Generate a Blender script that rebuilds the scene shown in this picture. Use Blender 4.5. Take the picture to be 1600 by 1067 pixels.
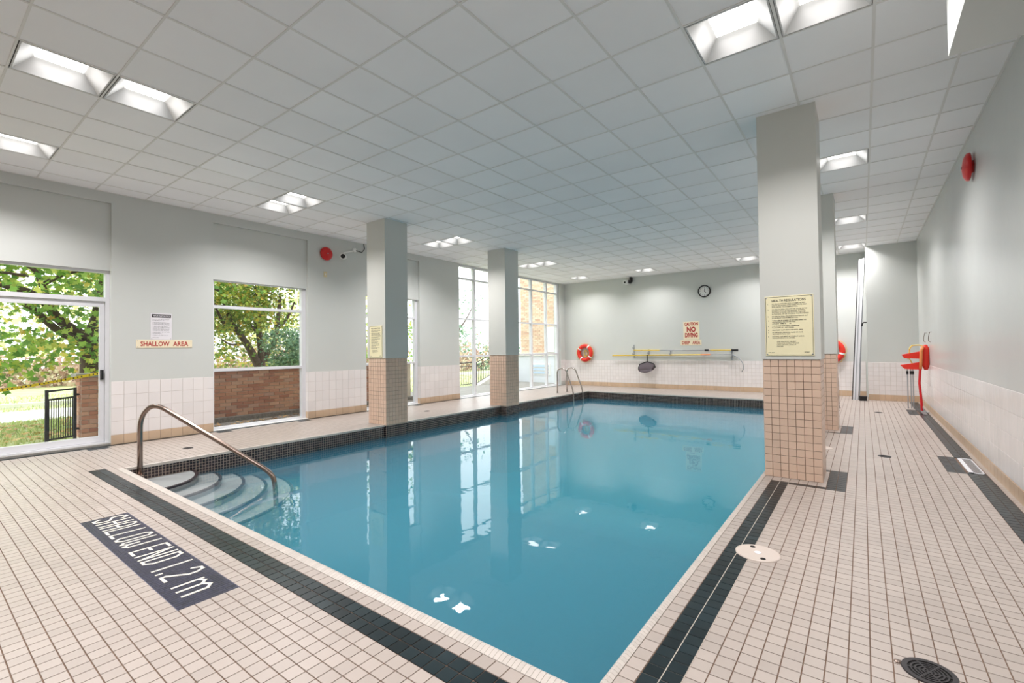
import bpy, math, random
from mathutils import Matrix, Vector
random.seed(7)
sc = bpy.context.scene
COL = sc.collection
for o in list(bpy.data.objects): bpy.data.objects.remove(o)

# ------------------------------------------------------------------ camera, sky, exposure
H = 1.4190                                       # eye height
R_ = Vector((0.79855922, 0.60178632, -0.01250581)); U_ = Vector((0.02091113, -0.00697258, 0.99975702)); F_ = Vector((-0.60155291, 0.7986267, 0.01815205))
FPX, CY = 727.672, 532.404
cd = bpy.data.cameras.new('camera'); cam = bpy.data.objects.new('camera', cd); COL.objects.link(cam)
cam.matrix_world = Matrix(((R_.x, U_.x, -F_.x, 0), (R_.y, U_.y, -F_.y, 0), (R_.z, U_.z, -F_.z, H), (0, 0, 0, 1)))
cd.sensor_width = 36; cd.lens = FPX / 1600 * 36; cd.shift_y = (CY - 533.5) / 1600; cd.clip_start = 0.05; cd.clip_end = 400
sc.camera = cam
w = bpy.data.worlds.new('overcast_sky'); sc.world = w; w.use_nodes = True
nt = w.node_tree; nt.nodes.clear()
wo = nt.nodes.new('ShaderNodeOutputWorld'); bg = nt.nodes.new('ShaderNodeBackground')
bg.inputs['Color'].default_value = (0.93, 0.97, 1.0, 1); bg.inputs['Strength'].default_value = 2.1
nt.links.new(bg.outputs[0], wo.inputs[0])
LAMP = 4.6                                       # radiance of the fluorescent lens covers as seen
LAMP_W = 19.6                                    # downward power of each ceiling light
LAMP_C = (1.0, .972, .975)
sc.view_settings.view_transform = 'Standard'; sc.view_settings.look = 'None'
sc.view_settings.gamma = 1.0; sc.view_settings.use_curve_mapping = False
sc.view_settings.exposure = 0.84
cy = sc.cycles
cy.max_bounces = 14; cy.diffuse_bounces = 7; cy.glossy_bounces = 5; cy.transmission_bounces = 8; cy.transparent_max_bounces = 12; cy.volume_bounces = 2
cy.sample_clamp_indirect = 6.0; cy.use_denoising = True
try: cy.denoising_input_passes = 'RGB_ALBEDO_NORMAL'
except Exception: pass

# ------------------------------------------------------------------ room numbers (metres)
ZC = 3.959; XL = -9.42; XR = 1.099; YF = 16.0; YB = -3.3
PX0, PX1, PY0, PY1 = -7.34, -0.921, 1.732, 13.91     # pool opening
ZW = -0.21                                            # water level
GX, GXP, GY, GYP = -0.644, 0.0802, 1.428, 0.079       # deck tile grid
CX0, CXP, CY0, CYP = -2.928, 0.61, 2.4856, 0.6352     # ceiling grid
GLX = XL - 0.15                                       # glass plane of the left wall

def px_area(pts):                                     # size of a polygon in the picture, to pick the largest pieces
    q = []
    for p in pts:
        v = Vector(p) - Vector((0, 0, H)); d = v.dot(F_)
        if d < 0.3: return 0
        q.append((800 + FPX * v.dot(R_) / d, CY - FPX * v.dot(U_) / d))
    cx = sum(a for a, b in q) / len(q); cyy = sum(b for a, b in q) / len(q)
    if not (-10 < cx < 1610 and -10 < cyy < 1077): return 0
    return abs(sum(q[i][0] * q[(i + 1) % len(q)][1] - q[(i + 1) % len(q)][0] * q[i][1] for i in range(len(q)))) / 2

# ------------------------------------------------------------------ materials
def srgb(r, g, b): return tuple(((c / 255) / 12.92 if c / 255 <= 0.04045 else ((c / 255 + 0.055) / 1.055) ** 2.4) for c in (r, g, b)) + (1,)
def mat(name, color, rough=0.5, metal=0.0, spec=0.5, var=0.0, noise=0.0, nscale=8.0, bump=0.0, bscale=40.0, rand=None, coat=0.0, trans=0.0, ior=1.5):
    m = bpy.data.materials.new(name); m.use_nodes = True; t = m.node_tree; p = t.nodes['Principled BSDF']
    p.inputs['Roughness'].default_value = rough; p.inputs['Metallic'].default_value = metal
    p.inputs['Specular IOR Level'].default_value = spec; p.inputs['Coat Weight'].default_value = coat
    p.inputs['Transmission Weight'].default_value = trans; p.inputs['IOR'].default_value = ior
    out = None
    rgb = t.nodes.new('ShaderNodeRGB'); rgb.outputs[0].default_value = color; out = rgb.outputs[0]
    if rand:                                          # tone differs from piece to piece
        src = t.nodes.new('ShaderNodeObjectInfo').outputs['Random'] if rand == 'object' else t.nodes.new('ShaderNodeNewGeometry').outputs['Random Per Island']
        mr = t.nodes.new('ShaderNodeMapRange'); mr.inputs['To Min'].default_value = 1 - var; mr.inputs['To Max'].default_value = 1 + var
        t.links.new(src, mr.inputs['Value'])
        hs = t.nodes.new('ShaderNodeHueSaturation'); t.links.new(out, hs.inputs['Color']); t.links.new(mr.outputs[0], hs.inputs['Value']); out = hs.outputs[0]
    if noise:
        tc = t.nodes.new('ShaderNodeNewGeometry')
        nz = t.nodes.new('ShaderNodeTexNoise'); nz.inputs['Scale'].default_value = nscale; nz.inputs['Detail'].default_value = 4
        t.links.new(tc.outputs['Position'], nz.inputs['Vector'])
        mr = t.nodes.new('ShaderNodeMapRange'); mr.inputs['From Min'].default_value = .25; mr.inputs['From Max'].default_value = .75
        mr.inputs['To Min'].default_value = 1 - noise; mr.inputs['To Max'].default_value = 1 + noise * .4
        t.links.new(nz.outputs['Fac'], mr.inputs['Value'])
        hs = t.nodes.new('ShaderNodeHueSaturation'); t.links.new(out, hs.inputs['Color']); t.links.new(mr.outputs[0], hs.inputs['Value']); out = hs.outputs[0]
    t.links.new(out, p.inputs['Base Color'])
    if bump:
        tc = t.nodes.new('ShaderNodeNewGeometry'); nz = t.nodes.new('ShaderNodeTexNoise'); nz.inputs['Scale'].default_value = bscale
        t.links.new(tc.outputs['Position'], nz.inputs['Vector'])
        b = t.nodes.new('ShaderNodeBump'); b.inputs['Strength'].default_value = bump; b.inputs['Distance'].default_value = .01
        t.links.new(nz.outputs['Fac'], b.inputs['Height']); t.links.new(b.outputs[0], p.inputs['Normal'])
    return m
def ramp_mat(name, stops, rand='island', rough=0.6, translucent=0.0, spec=0.3):
    m = bpy.data.materials.new(name); m.use_nodes = True; t = m.node_tree; p = t.nodes['Principled BSDF']
    p.inputs['Roughness'].default_value = rough; p.inputs['Specular IOR Level'].default_value = spec
    src = t.nodes.new('ShaderNodeObjectInfo').outputs['Random'] if rand == 'object' else t.nodes.new('ShaderNodeNewGeometry').outputs['Random Per Island']
    r = t.nodes.new('ShaderNodeValToRGB'); e = r.color_ramp.elements
    while len(e) < len(stops): e.new(0.5)
    for k, (pos, c) in enumerate(stops): e[k].position = pos; e[k].color = c
    t.links.new(src, r.inputs[0]); t.links.new(r.outputs[0], p.inputs['Base Color'])
    if translucent:
        tr = t.nodes.new('ShaderNodeBsdfTranslucent'); t.links.new(r.outputs[0], tr.inputs['Color'])
        mx = t.nodes.new('ShaderNodeMixShader'); mx.inputs[0].default_value = translucent
        t.links.new(p.outputs[0], mx.inputs[1]); t.links.new(tr.outputs[0], mx.inputs[2])
        t.links.new(mx.outputs[0], t.nodes['Material Output'].inputs['Surface'])
    return m
def emit(name, color, strength):
    m = bpy.data.materials.new(name); m.use_nodes = True; t = m.node_tree; t.nodes.clear()
    e = t.nodes.new('ShaderNodeEmission'); e.inputs[0].default_value = color; e.inputs[1].default_value = strength
    o = t.nodes.new('ShaderNodeOutputMaterial'); t.links.new(e.outputs[0], o.inputs[0]); return m
M = {}
M['deck'] = mat('deck_tile', srgb(174, 162, 154), .36, var=.06, rand='island', noise=.06, nscale=1.3, bump=.05, bscale=25)
M['deck_o'] = mat('deck_tile_single', srgb(174, 162, 154), .36, var=.06, rand='object', noise=.06, nscale=1.3, bump=.05, bscale=25)
M['dark'] = mat('dark_border_tile', srgb(26, 38, 42), .32, spec=.35, var=.35, rand='island', noise=.2, nscale=5)
M['dark_o'] = mat('dark_border_tile_single', srgb(26, 38, 42), .32, spec=.35, var=.35, rand='object', noise=.2, nscale=5)
M['grout'] = mat('brown_grout', srgb(118, 95, 80), .9, noise=.25, nscale=3)
M['grout_pale'] = mat('pale_grout', srgb(205, 195, 182), .9)
M['coping'] = mat('coping_tile', srgb(196, 187, 179), .3, var=.07, rand='island')
M['mosaic'] = mat('black_mosaic', srgb(48, 38, 42), .2, var=.5, rand='island')
M['mosaic_grout'] = mat('mosaic_grout', srgb(185, 165, 150), .9)
M['basin'] = mat('pool_plaster', srgb(64, 84, 96), .7, noise=.04, nscale=2)
M['steptread'] = mat('step_plaster', srgb(140, 142, 142), .6)
M['wall'] = mat('pale_green_paint', srgb(205, 207, 203), .42, spec=.4, noise=.03, nscale=.8, bump=.03, bscale=60)
M['wall_r'] = mat('glossy_pale_paint', srgb(199, 200, 197), .27, spec=.5, noise=.05, nscale=1.2, bump=.05, bscale=14)
M['column'] = mat('column_paint', srgb(206, 206, 200), .4, spec=.4, noise=.03, nscale=.8)
M['walltile'] = mat('wall_tile_glaze', srgb(232, 226, 224), .2, var=.03, rand='object', noise=.03, nscale=2)
M['walltile_i'] = mat('small_wall_tile_glaze', srgb(232, 226, 224), .2, var=.03, rand='island', noise=.03, nscale=2)
M['wallgrout'] = mat('wall_grout', srgb(206, 196, 190), .8)
M['basetile'] = mat('tan_base_tile', srgb(206, 178, 150), .35, var=.06, rand='object', noise=.08, nscale=2)
M['basetile_i'] = mat('tan_base_tile_small', srgb(206, 178, 150), .35, var=.06, rand='island', noise=.08, nscale=2)
M['coltile'] = mat('column_tile_glaze', srgb(216, 186, 165), .28, var=.05, rand='object')
M['coltile_i'] = mat('column_tile_glaze_small', srgb(216, 186, 165), .28, var=.05, rand='island')
M['colgrout'] = mat('column_grout', srgb(120, 92, 74), .9)
M['panel'] = mat('ceiling_panel_face', srgb(246, 246, 247), .85, var=.025, rand='object', noise=.03, nscale=1.5, bump=.06, bscale=120)
M['panel_i'] = mat('ceiling_panel_face_far', srgb(246, 246, 247), .85, var=.025, rand='island', noise=.03, nscale=1.5)
M['panel_new'] = mat('new_white_panel', srgb(252, 253, 255), .7)
M['tbar'] = mat('ceiling_grid_metal', srgb(226, 225, 222), .5)
M['slab'] = mat('plenum_slab', srgb(90, 88, 85), .9)
M['fixture'] = mat('fixture_white', srgb(202, 202, 201), .4)
M['lens'] = emit('lamp_lens', (1.0, .975, .94, 1), LAMP)
M['alu'] = mat('white_aluminium', srgb(226, 226, 230), .35, metal=0, noise=.03)
M['alu_d'] = mat('grey_aluminium', srgb(165, 168, 172), .35, metal=.3)
M['steel'] = mat('brushed_steel', srgb(178, 170, 165), .24, metal=1.0)
M['steel_b'] = mat('bronzed_steel', srgb(150, 132, 122), .26, metal=1.0)
M['black'] = mat('black_plastic', srgb(24, 24, 26), .4)
M['blackmetal'] = mat('black_iron', srgb(48, 44, 46), .45, metal=.2)
M['white'] = mat('white_plastic', srgb(235, 235, 232), .35)
M['red'] = mat('red_enamel', srgb(205, 22, 22), .3)
M['redfoam'] = mat('red_foam', srgb(222, 48, 30), .5)
M['redstrap'] = mat('red_webbing', srgb(205, 18, 28), .7)
M['yellow'] = mat('yellow_fibreglass', srgb(222, 190, 70), .35)
M['yellowcord'] = mat('yellow_cord', srgb(226, 200, 90), .7)
M['orange'] = mat('orange_band', srgb(226, 140, 80), .5)
M['tape'] = mat('yellow_caution_tape', srgb(245, 215, 20), .5)
M['sign'] = mat('cream_sign_plate', srgb(240, 230, 192), .4)
M['sign2'] = mat('pale_cream_plate', srgb(240, 226, 196), .4)
M['paper'] = mat('white_notice_plate', srgb(232, 228, 232), .4)
M['redink'] = mat('dark_red_ink', srgb(172, 22, 26), .5)
M['ink'] = mat('black_ink', srgb(38, 34, 32), .6)
M['navy'] = mat('navy_mosaic', srgb(44, 44, 62), .3, var=.3, rand='island')
M['navygrout'] = mat('navy_mosaic_grout', srgb(96, 96, 112), .9)
M['letterwhite'] = mat('white_mosaic', srgb(224, 218, 206), .35)
M['lid'] = mat('cream_plastic_lid', srgb(204, 190, 180), .35)
M['switch'] = mat('beige_switch', srgb(222, 206, 164), .4)
M['net'] = mat('dark_netting', srgb(96, 86, 92), .8)
M['hole'] = mat('dark_void', srgb(18, 16, 15), .9)
M['concrete'] = mat('pale_concrete', srgb(226, 222, 214), .85, noise=.08, nscale=2)
M['concrete_d'] = mat('grey_concrete', srgb(150, 146, 140), .85, noise=.15, nscale=4)
M['whitewall'] = mat('white_masonry', srgb(222, 226, 232), .8, noise=.05, nscale=2)
M['winglass_d'] = mat('blue_grey_pane', srgb(176, 196, 216), .15)
M['brick'] = ramp_mat('red_brown_brick', [(0, srgb(168, 114, 94)), (.4, srgb(190, 138, 114)), (.75, srgb(206, 160, 134)), (1, srgb(184, 146, 130))], 'object', .85)
M['brick_i'] = ramp_mat('buff_brick', [(0, srgb(204, 172, 148)), (.4, srgb(216, 190, 164)), (.75, srgb(222, 200, 180)), (1, srgb(198, 160, 138))], 'island', .85)
M['mortar'] = mat('brick_mortar', srgb(206, 188, 172), .9)
M['mortar_p'] = mat('pale_brick_mortar', srgb(204, 192, 178), .9)
M['bark'] = mat('maple_bark', srgb(92, 74, 66), .9, noise=.35, nscale=9, bump=.8, bscale=18)
M['twig'] = mat('pinkish_twigs', srgb(168, 136, 126), .9, noise=.2)
leafstops = [(0, srgb(98, 140, 70)), (.35, srgb(136, 174, 84)), (.65, srgb(172, 196, 102)), (.88, srgb(212, 210, 108)), (.97, srgb(226, 196, 96)), (1, srgb(200, 160, 90))]
M['leaf_i'] = ramp_mat('maple_leaf', leafstops, 'island', .5, .45)
M['leaf_o'] = ramp_mat('maple_leaf_single', [(0, srgb(92, 136, 60)), (.4, srgb(130, 174, 74)), (.75, srgb(168, 196, 90)), (1, srgb(210, 204, 96))], 'object', .5, .45)
M['leaf_y'] = ramp_mat('yellow_maple_leaf', [(0, srgb(92, 122, 62)), (.35, srgb(132, 156, 76)), (.7, srgb(176, 180, 84)), (.92, srgb(206, 186, 84)), (1, srgb(196, 150, 76))], 'island', .5, .45)
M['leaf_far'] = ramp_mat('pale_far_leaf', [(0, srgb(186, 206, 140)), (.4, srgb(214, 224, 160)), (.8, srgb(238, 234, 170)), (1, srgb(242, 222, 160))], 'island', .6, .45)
M['leaf_b'] = ramp_mat('blue_green_needles', [(0, srgb(96, 130, 110)), (.5, srgb(132, 166, 136)), (1, srgb(166, 186, 150))], 'island', .6, .3)
M['leaf_p'] = ramp_mat('dry_shrub_leaf', [(0, srgb(186, 150, 136)), (.5, srgb(206, 178, 160)), (1, srgb(190, 186, 150))], 'island', .7, .3)
M['fallen'] = ramp_mat('fallen_leaf', [(0, srgb(196, 150, 96)), (.5, srgb(214, 180, 130)), (1, srgb(170, 120, 80))], 'island', .7, .1)
M['lawn'] = mat('lawn', srgb(190, 196, 146), .9, noise=.35, nscale=1.4, bump=.6, bscale=30)
M['blade'] = ramp_mat('grass_blade', [(0, srgb(150, 170, 106)), (.5, srgb(180, 194, 128)), (1, srgb(214, 208, 160))], 'island', .7, .3)
M['mulch'] = mat('grey_mulch', srgb(140, 132, 126), .95, noise=.4, nscale=20, bump=.8, bscale=40)
def glass_mat():
    m = bpy.data.materials.new('window_glass'); m.use_nodes = True; t = m.node_tree; t.nodes.clear()
    o = t.nodes.new('ShaderNodeOutputMaterial'); mx = t.nodes.new('ShaderNodeMixShader'); fr = t.nodes.new('ShaderNodeFresnel'); fr.inputs[0].default_value = 1.45
    tr = t.nodes.new('ShaderNodeBsdfTransparent'); tr.inputs[0].default_value = (.96, .985, .98, 1); gl = t.nodes.new('ShaderNodeBsdfGlossy'); gl.inputs['Roughness'].default_value = .02
    t.links.new(fr.outputs[0], mx.inputs[0]); t.links.new(tr.outputs[0], mx.inputs[1]); t.links.new(gl.outputs[0], mx.inputs[2]); t.links.new(mx.outputs[0], o.inputs[0]); return m
M['glass'] = glass_mat()
def water_mat():
    m = bpy.data.materials.new('pool_water'); m.use_nodes = True; t = m.node_tree; t.nodes.clear()
    o = t.nodes.new('ShaderNodeOutputMaterial')
    ge = t.nodes.new('ShaderNodeNewGeometry'); nz = t.nodes.new('ShaderNodeTexNoise'); nz.inputs['Scale'].default_value = 5.0; nz.inputs['Detail'].default_value = 2
    t.links.new(ge.outputs['Position'], nz.inputs['Vector'])
    b = t.nodes.new('ShaderNodeBump'); b.inputs['Strength'].default_value = .22; b.inputs['Distance'].default_value = .004
    t.links.new(nz.outputs['Fac'], b.inputs['Height'])
    ior = t.nodes.new('ShaderNodeMix'); ior.inputs['A'].default_value = 1.333; ior.inputs['B'].default_value = .75
    t.links.new(ge.outputs['Backfacing'], ior.inputs['Factor'])
    fr = t.nodes.new('ShaderNodeFresnel'); t.links.new(ior.outputs['Result'], fr.inputs['IOR']); t.links.new(b.outputs[0], fr.inputs['Normal'])
    gl = t.nodes.new('ShaderNodeBsdfGlossy'); gl.inputs['Roughness'].default_value = 0.0; t.links.new(b.outputs[0], gl.inputs['Normal'])
    tr = t.nodes.new('ShaderNodeBsdfTransparent'); mx = t.nodes.new('ShaderNodeMixShader')
    t.links.new(fr.outputs[0], mx.inputs[0]); t.links.new(tr.outputs[0], mx.inputs[1]); t.links.new(gl.outputs[0], mx.inputs[2])
    va = t.nodes.new('ShaderNodeVolumeAbsorption'); va.inputs['Color'].default_value = (.0, .76, .92, 1); va.inputs['Density'].default_value = .30
    vs_ = t.nodes.new('ShaderNodeVolumeScatter'); vs_.inputs['Color'].default_value = (.17, .67, 1, 1); vs_.inputs['Density'].default_value = .42   # slightly cloudy water
    ad = t.nodes.new('ShaderNodeAddShader'); t.links.new(va.outputs[0], ad.inputs[0]); t.links.new(vs_.outputs[0], ad.inputs[1])
    t.links.new(mx.outputs[0], o.inputs['Surface']); t.links.new(ad.outputs[0], o.inputs['Volume']); return m
M['water'] = water_mat()

# ------------------------------------------------------------------ mesh helpers
class MB:
    def __init__(s): s.v = []; s.f = []; s.mi = []
    def add(s, vs, fs, mi=0):
        n = len(s.v); s.v += [tuple(p) for p in vs]; s.f += [tuple(i + n for i in f) for f in fs]; s.mi += [mi] * len(fs)
    def box(s, x0, x1, y0, y1, z0, z1, mi=0):
        s.add([(x0, y0, z0), (x1, y0, z0), (x1, y1, z0), (x0, y1, z0), (x0, y0, z1), (x1, y0, z1), (x1, y1, z1), (x0, y1, z1)],
              [(3, 2, 1, 0), (4, 5, 6, 7), (0, 1, 5, 4), (1, 2, 6, 5), (2, 3, 7, 6), (3, 0, 4, 7)], mi)
    def plate(s, o, r, u, w_, h_, t, c=0.002, mi=0):
        """chamfered tile: lower-left corner o, right r, up u, out r x u, thickness t"""
        o, r, u = Vector(o), Vector(r), Vector(u); n = r.cross(u)
        P = lambda a, b, d: tuple(o + r * a + u * b + n * d)
        s.add([P(0, 0, 0), P(w_, 0, 0), P(w_, h_, 0), P(0, h_, 0), P(0, 0, t - c), P(w_, 0, t - c), P(w_, h_, t - c), P(0, h_, t - c),
               P(c, c, t), P(w_ - c, c, t), P(w_ - c, h_ - c, t), P(c, h_ - c, t)],
              [(8, 9, 10, 11), (4, 5, 9, 8), (5, 6, 10, 9), (6, 7, 11, 10), (7, 4, 8, 11), (0, 1, 5, 4), (1, 2, 6, 5), (2, 3, 7, 6), (3, 0, 4, 7)], mi)
    def tile(s, x0, x1, y0, y1, z0, z1):                       # floor tile, open below
        s.add([(x0, y0, z0), (x1, y0, z0), (x1, y1, z0), (x0, y1, z0), (x0, y0, z1), (x1, y0, z1), (x1, y1, z1), (x0, y1, z1)],
              [(4, 5, 6, 7), (0, 1, 5, 4), (1, 2, 6, 5), (2, 3, 7, 6), (3, 0, 4, 7)])
    def tube(s, pts, rad, n=10, caps=True, mi=0):
        pts = [Vector(p) for p in pts]; k = len(pts); rads = rad if isinstance(rad, (list, tuple)) else [rad] * k
        ref = None; rings = []
        for i, p in enumerate(pts):
            d = (pts[min(i + 1, k - 1)] - pts[max(i - 1, 0)]).normalized()
            if ref is None: ref = d.orthogonal().normalized()
            a = (ref - d * ref.dot(d)); a = a.normalized() if a.length > 1e-6 else d.orthogonal().normalized()
            ref = a; b = d.cross(a)
            rings.append([tuple(p + (a * math.cos(2 * math.pi * j / n) + b * math.sin(2 * math.pi * j / n)) * rads[i]) for j in range(n)])
        vs = [q for r in rings for q in r]
        fs = [(i * n + j, i * n + (j + 1) % n, (i + 1) * n + (j + 1) % n, (i + 1) * n + j) for i in range(k - 1) for j in range(n)]
        if caps: fs += [tuple(reversed(range(n))), tuple((k - 1) * n + j for j in range(n))]
        s.add(vs, fs, mi)
    def lathe(s, prof, n=32, M4=None, mi=0, cap=True):         # prof [(r, z)], about local z
        vs = [(r * math.cos(2 * math.pi * j / n), r * math.sin(2 * math.pi * j / n), z) for r, z in prof for j in range(n)]
        if M4: vs = [tuple(M4 @ Vector(v)) for v in vs]
        k = len(prof)
        fs = [(i * n + j, i * n + (j + 1) % n, (i + 1) * n + (j + 1) % n, (i + 1) * n + j) for i in range(k - 1) for j in range(n)]
        if cap: fs += [tuple(reversed(range(n))), tuple((k - 1) * n + j for j in range(n))]
        s.add(vs, fs, mi)
    def torus(s, R, r, M4, a0=0, a1=2 * math.pi, n=48, m=14, mi=0):
        full = abs(a1 - a0 - 2 * math.pi) < 1e-6; k = n if full else n + 1
        vs = []
        for i in range(k):
            a = a0 + (a1 - a0) * i / n
            for j in range(m):
                b = 2 * math.pi * j / m
                vs.append(tuple(M4 @ Vector(((R + r * math.cos(b)) * math.cos(a), (R + r * math.cos(b)) * math.sin(a), r * math.sin(b)))))
        fs = [(i * m + j, ((i + 1) % k) * m + j, ((i + 1) % k) * m + (j + 1) % m, i * m + (j + 1) % m) for i in range(n) for j in range(m)]
        s.add(vs, fs, mi)
    def mesh(s, name, mats, smooth=False):
        me = bpy.data.meshes.new(name); me.from_pydata(s.v, [], s.f); me.update()
        for m in (mats if isinstance(mats, (list, tuple)) else [mats]): me.materials.append(m)
        if any(s.mi): me.polygons.foreach_set('material_index', s.mi)
        if smooth: me.polygons.foreach_set('use_smooth', [True] * len(me.polygons))
        return me
    def build(s, name, mats, parent=None, smooth=False):
        return link(name, s.mesh(name, mats, smooth), parent)
def link(name, me, parent=None, loc=None):
    o = bpy.data.objects.new(name, me); COL.objects.link(o)
    if parent is not None: o.parent = parent
    if loc is not None: o.location = loc
    return o
def tag(o, label=None, cat=None, group=None, kind=None):
    for k, v in (('label', label), ('category', cat), ('group', group), ('kind', kind)):
        if v: o[k] = v
    return o
def empty(name, loc=(0, 0, 0), **kw):
    o = bpy.data.objects.new(name, None); o.location = loc; o.empty_display_size = .1; COL.objects.link(o); return tag(o, **kw)
def rebase(o):                                                  # parts are modelled in world numbers; hang them from a root at its base
    inv = Matrix.Translation(-Vector(o.location))
    for c in o.children: c.matrix_parent_inverse = inv
    return o
def frame(o, r, u):
    r, u = Vector(r), Vector(u); n = r.cross(u); o = Vector(o)
    return Matrix(((r.x, u.x, n.x, o.x), (r.y, u.y, n.y, o.y), (r.z, u.z, n.z, o.z), (0, 0, 0, 1)))
X_, Y_, Z_ = Vector((1, 0, 0)), Vector((0, 1, 0)), Vector((0, 0, 1))
def text_mesh(lines, bold=0.0, space=1.0):
    """lines: [(text, x, y, height, width or None, align)] in one flat mesh (metres)"""
    mb = MB()
    for txt, x, y, h, wd, al in lines:
        cu = bpy.data.curves.new('letters', 'FONT'); cu.body = txt; cu.resolution_u = 2; cu.offset = bold; cu.space_character = space
        ob = bpy.data.objects.new('letters', cu); COL.objects.link(ob)
        me = bpy.data.meshes.new_from_object(ob.evaluated_get(bpy.context.evaluated_depsgraph_get()))
        bpy.data.objects.remove(ob); bpy.data.curves.remove(cu)
        vs = [v.co.copy() for v in me.vertices]
        if not vs: continue
        x0 = min(v.x for v in vs); x1 = max(v.x for v in vs); y1 = .69
        sy = h / y1; sx = (wd / (x1 - x0)) if wd else sy
        off = {'l': 0, 'c': -(x1 - x0) * sx / 2, 'r': -(x1 - x0) * sx}[al]
        mb.add([(x + off + (v.x - x0) * sx, y + v.y * sy, 0) for v in vs], [tuple(p.vertices) for p in me.polygons])
        bpy.data.meshes.remove(me)
    return mb
def put_text(name, mb, m, parent, M4):
    if name == 'letters':                                       # large lettering: each letter a part of its own
        par = list(range(len(mb.v)))
        def find(a):
            while par[a] != a: par[a] = par[par[a]]; a = par[a]
            return a
        for f in mb.f:
            for i in f[1:]: par[find(i)] = find(f[0])
        isl = {}
        for f in mb.f: isl.setdefault(find(f[0]), []).append(f)
        for fs in isl.values():
            ids = sorted({i for f in fs for i in f}); ix = {i: k for k, i in enumerate(ids)}
            q = MB(); q.add([M4 @ Vector(mb.v[i]) for i in ids], [tuple(ix[i] for i in f) for f in fs]); q.build('letter', m, parent)
        return
    mb.v = [tuple(M4 @ Vector(p)) for p in mb.v]; o = mb.build(name, m, parent); o['kind'] = 'stuff'; return o

# ------------------------------------------------------------------ floor
def pieces(parent, cells, maker, name, m_obj, m_stuff, limit):
    """cells: [(area, key)] -> the largest become objects of their own, the rest one joined part"""
    cells.sort(key=lambda c: -c[0]); cache = {}
    for a, k in cells[:limit]:
        size, loc, mk = maker(k)
        if size not in cache:
            mb = MB(); mk(mb, (0, 0, 0)); cache[size] = mb.mesh(name, m_obj)
        link(name, cache[size], parent, loc)
    mb = MB()
    for a, k in cells[limit:]:
        size, loc, mk = maker(k); mk(mb, loc)
    if mb.v:
        o = mb.build(name, m_stuff, parent); o['kind'] = 'stuff'
fl = MB()                                                       # grout bed, with the pool opening left out
for a in ((XL - .12, PX0, YB, YF), (PX1, XR, YB, YF), (PX0, PX1, YB, PY0), (PX0, PX1, PY1, YF)): fl.box(a[0], a[1], a[2], a[3], -.18, -.004)
floor = tag(fl.build('floor', M['grout']), label='cream square tiled pool deck with dark border lines', kind='structure')
gp = MB(); gp.box(-.802, -.644, GY, 5.66, -.01, -.0036); gp.build('grout_line', M['grout_pale'], floor)
hole = (PX0 - .035, -.881, 1.665, 13.945)
grates = [(.90, 1.03, 7.10, 7.95), (.90, 1.03, 12.45, 13.22)]
def is_dark(x, y):
    if GY < y < GY + 2 * GYP and -7.57 < x < -.644: return True
    if -.802 < x < -.644 and GY < y < 13.9 and not (5.62 < y < 6.40 or 9.25 < y < 10.03): return True
    for yb in (5.536, 9.170):
        if yb < y < yb + .079 and -.644 < x < -.163: return True
        if yb < y < yb + .869 and -.323 < x < -.163: return True
        if yb + .79 < y < yb + .869 and -.88 < x < -.163: return True
    jog = 7.037 < y < 7.985 or 12.33 < y < 13.28
    if jog and .719 < x < .88: return True
    if .88 < x < 1.04 and y < 15.0 and not (7.10 < y < 7.95 or 12.45 < y < 13.22): return True
    if x < -9.30 and (-.6 < y < 15.9): return True
    if x < -9.15 and any(a < y < a + .24 for a in (1.75, 3.48, 5.0, 6.8, 8.1)): return True
    return False
lite, dark = [], []
xs = [GX + GXP * k for k in range(-111, 23)]; ys = [GY + GYP * k for k in range(-32, 186)]
for xa in xs:
    for ya in ys:
        x0, x1, y0, y1 = max(xa, XL - .11), min(xa + GXP, XR), ya, min(ya + GYP, YF)
        if x1 - x0 < .012 or y1 - y0 < .012: continue
        if x0 < hole[1] and x1 > hole[0] and y0 < hole[3] and y1 > hole[2]:
            if x0 > hole[0] - 1e-6 and x1 < hole[1] + 1e-6 and y0 > hole[2] - 1e-6 and y1 < hole[3] + 1e-6: continue
            if x0 < hole[0]: x1 = hole[0]
            elif x1 > hole[1] + 1e-3: x0 = hole[1]
            elif y0 < hole[2]: y1 = hole[2]
            else: y0 = hole[3]
            if x1 - x0 < .012 or y1 - y0 < .012: continue
        xm, ym = (x0 + x1) / 2, (y0 + y1) / 2
        if any(g[0] < xm < g[1] and g[2] < ym < g[3] for g in grates): continue
        v = Vector((xm, ym, -H))
        if v.dot(F_) < .3 or abs(v.dot(R_)) > 1.35 * v.dot(F_) + .3: continue
        if -5.3 < xm < -3.04 and .95 < ym < 1.27: continue      # the lettered mosaic panel
        a = px_area([(x0, y0, 0), (x1, y0, 0), (x1, y1, 0), (x0, y1, 0)])
        (dark if is_dark(xm, ym) else lite).append((a, (round(x0, 4), round(x1, 4), round(y0, 4), round(y1, 4))))
def floor_piece(k):
    x0, x1, y0, y1 = k; g = .0028; sx, sy = round(x1 - x0 - 2 * g, 4), round(y1 - y0 - 2 * g, 4)
    def mk(mb, loc): mb.tile(loc[0] - sx / 2, loc[0] + sx / 2, loc[1] - sy / 2, loc[1] + sy / 2, loc[2] - .005, loc[2])
    return (sx, sy), ((x0 + x1) / 2, (y0 + y1) / 2, 0), mk
pieces(floor, lite, floor_piece, 'floor_tile', M['deck_o'], M['deck'], 300)
pieces(floor, dark, floor_piece, 'border_tile', M['dark_o'], M['dark'], 300)

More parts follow.
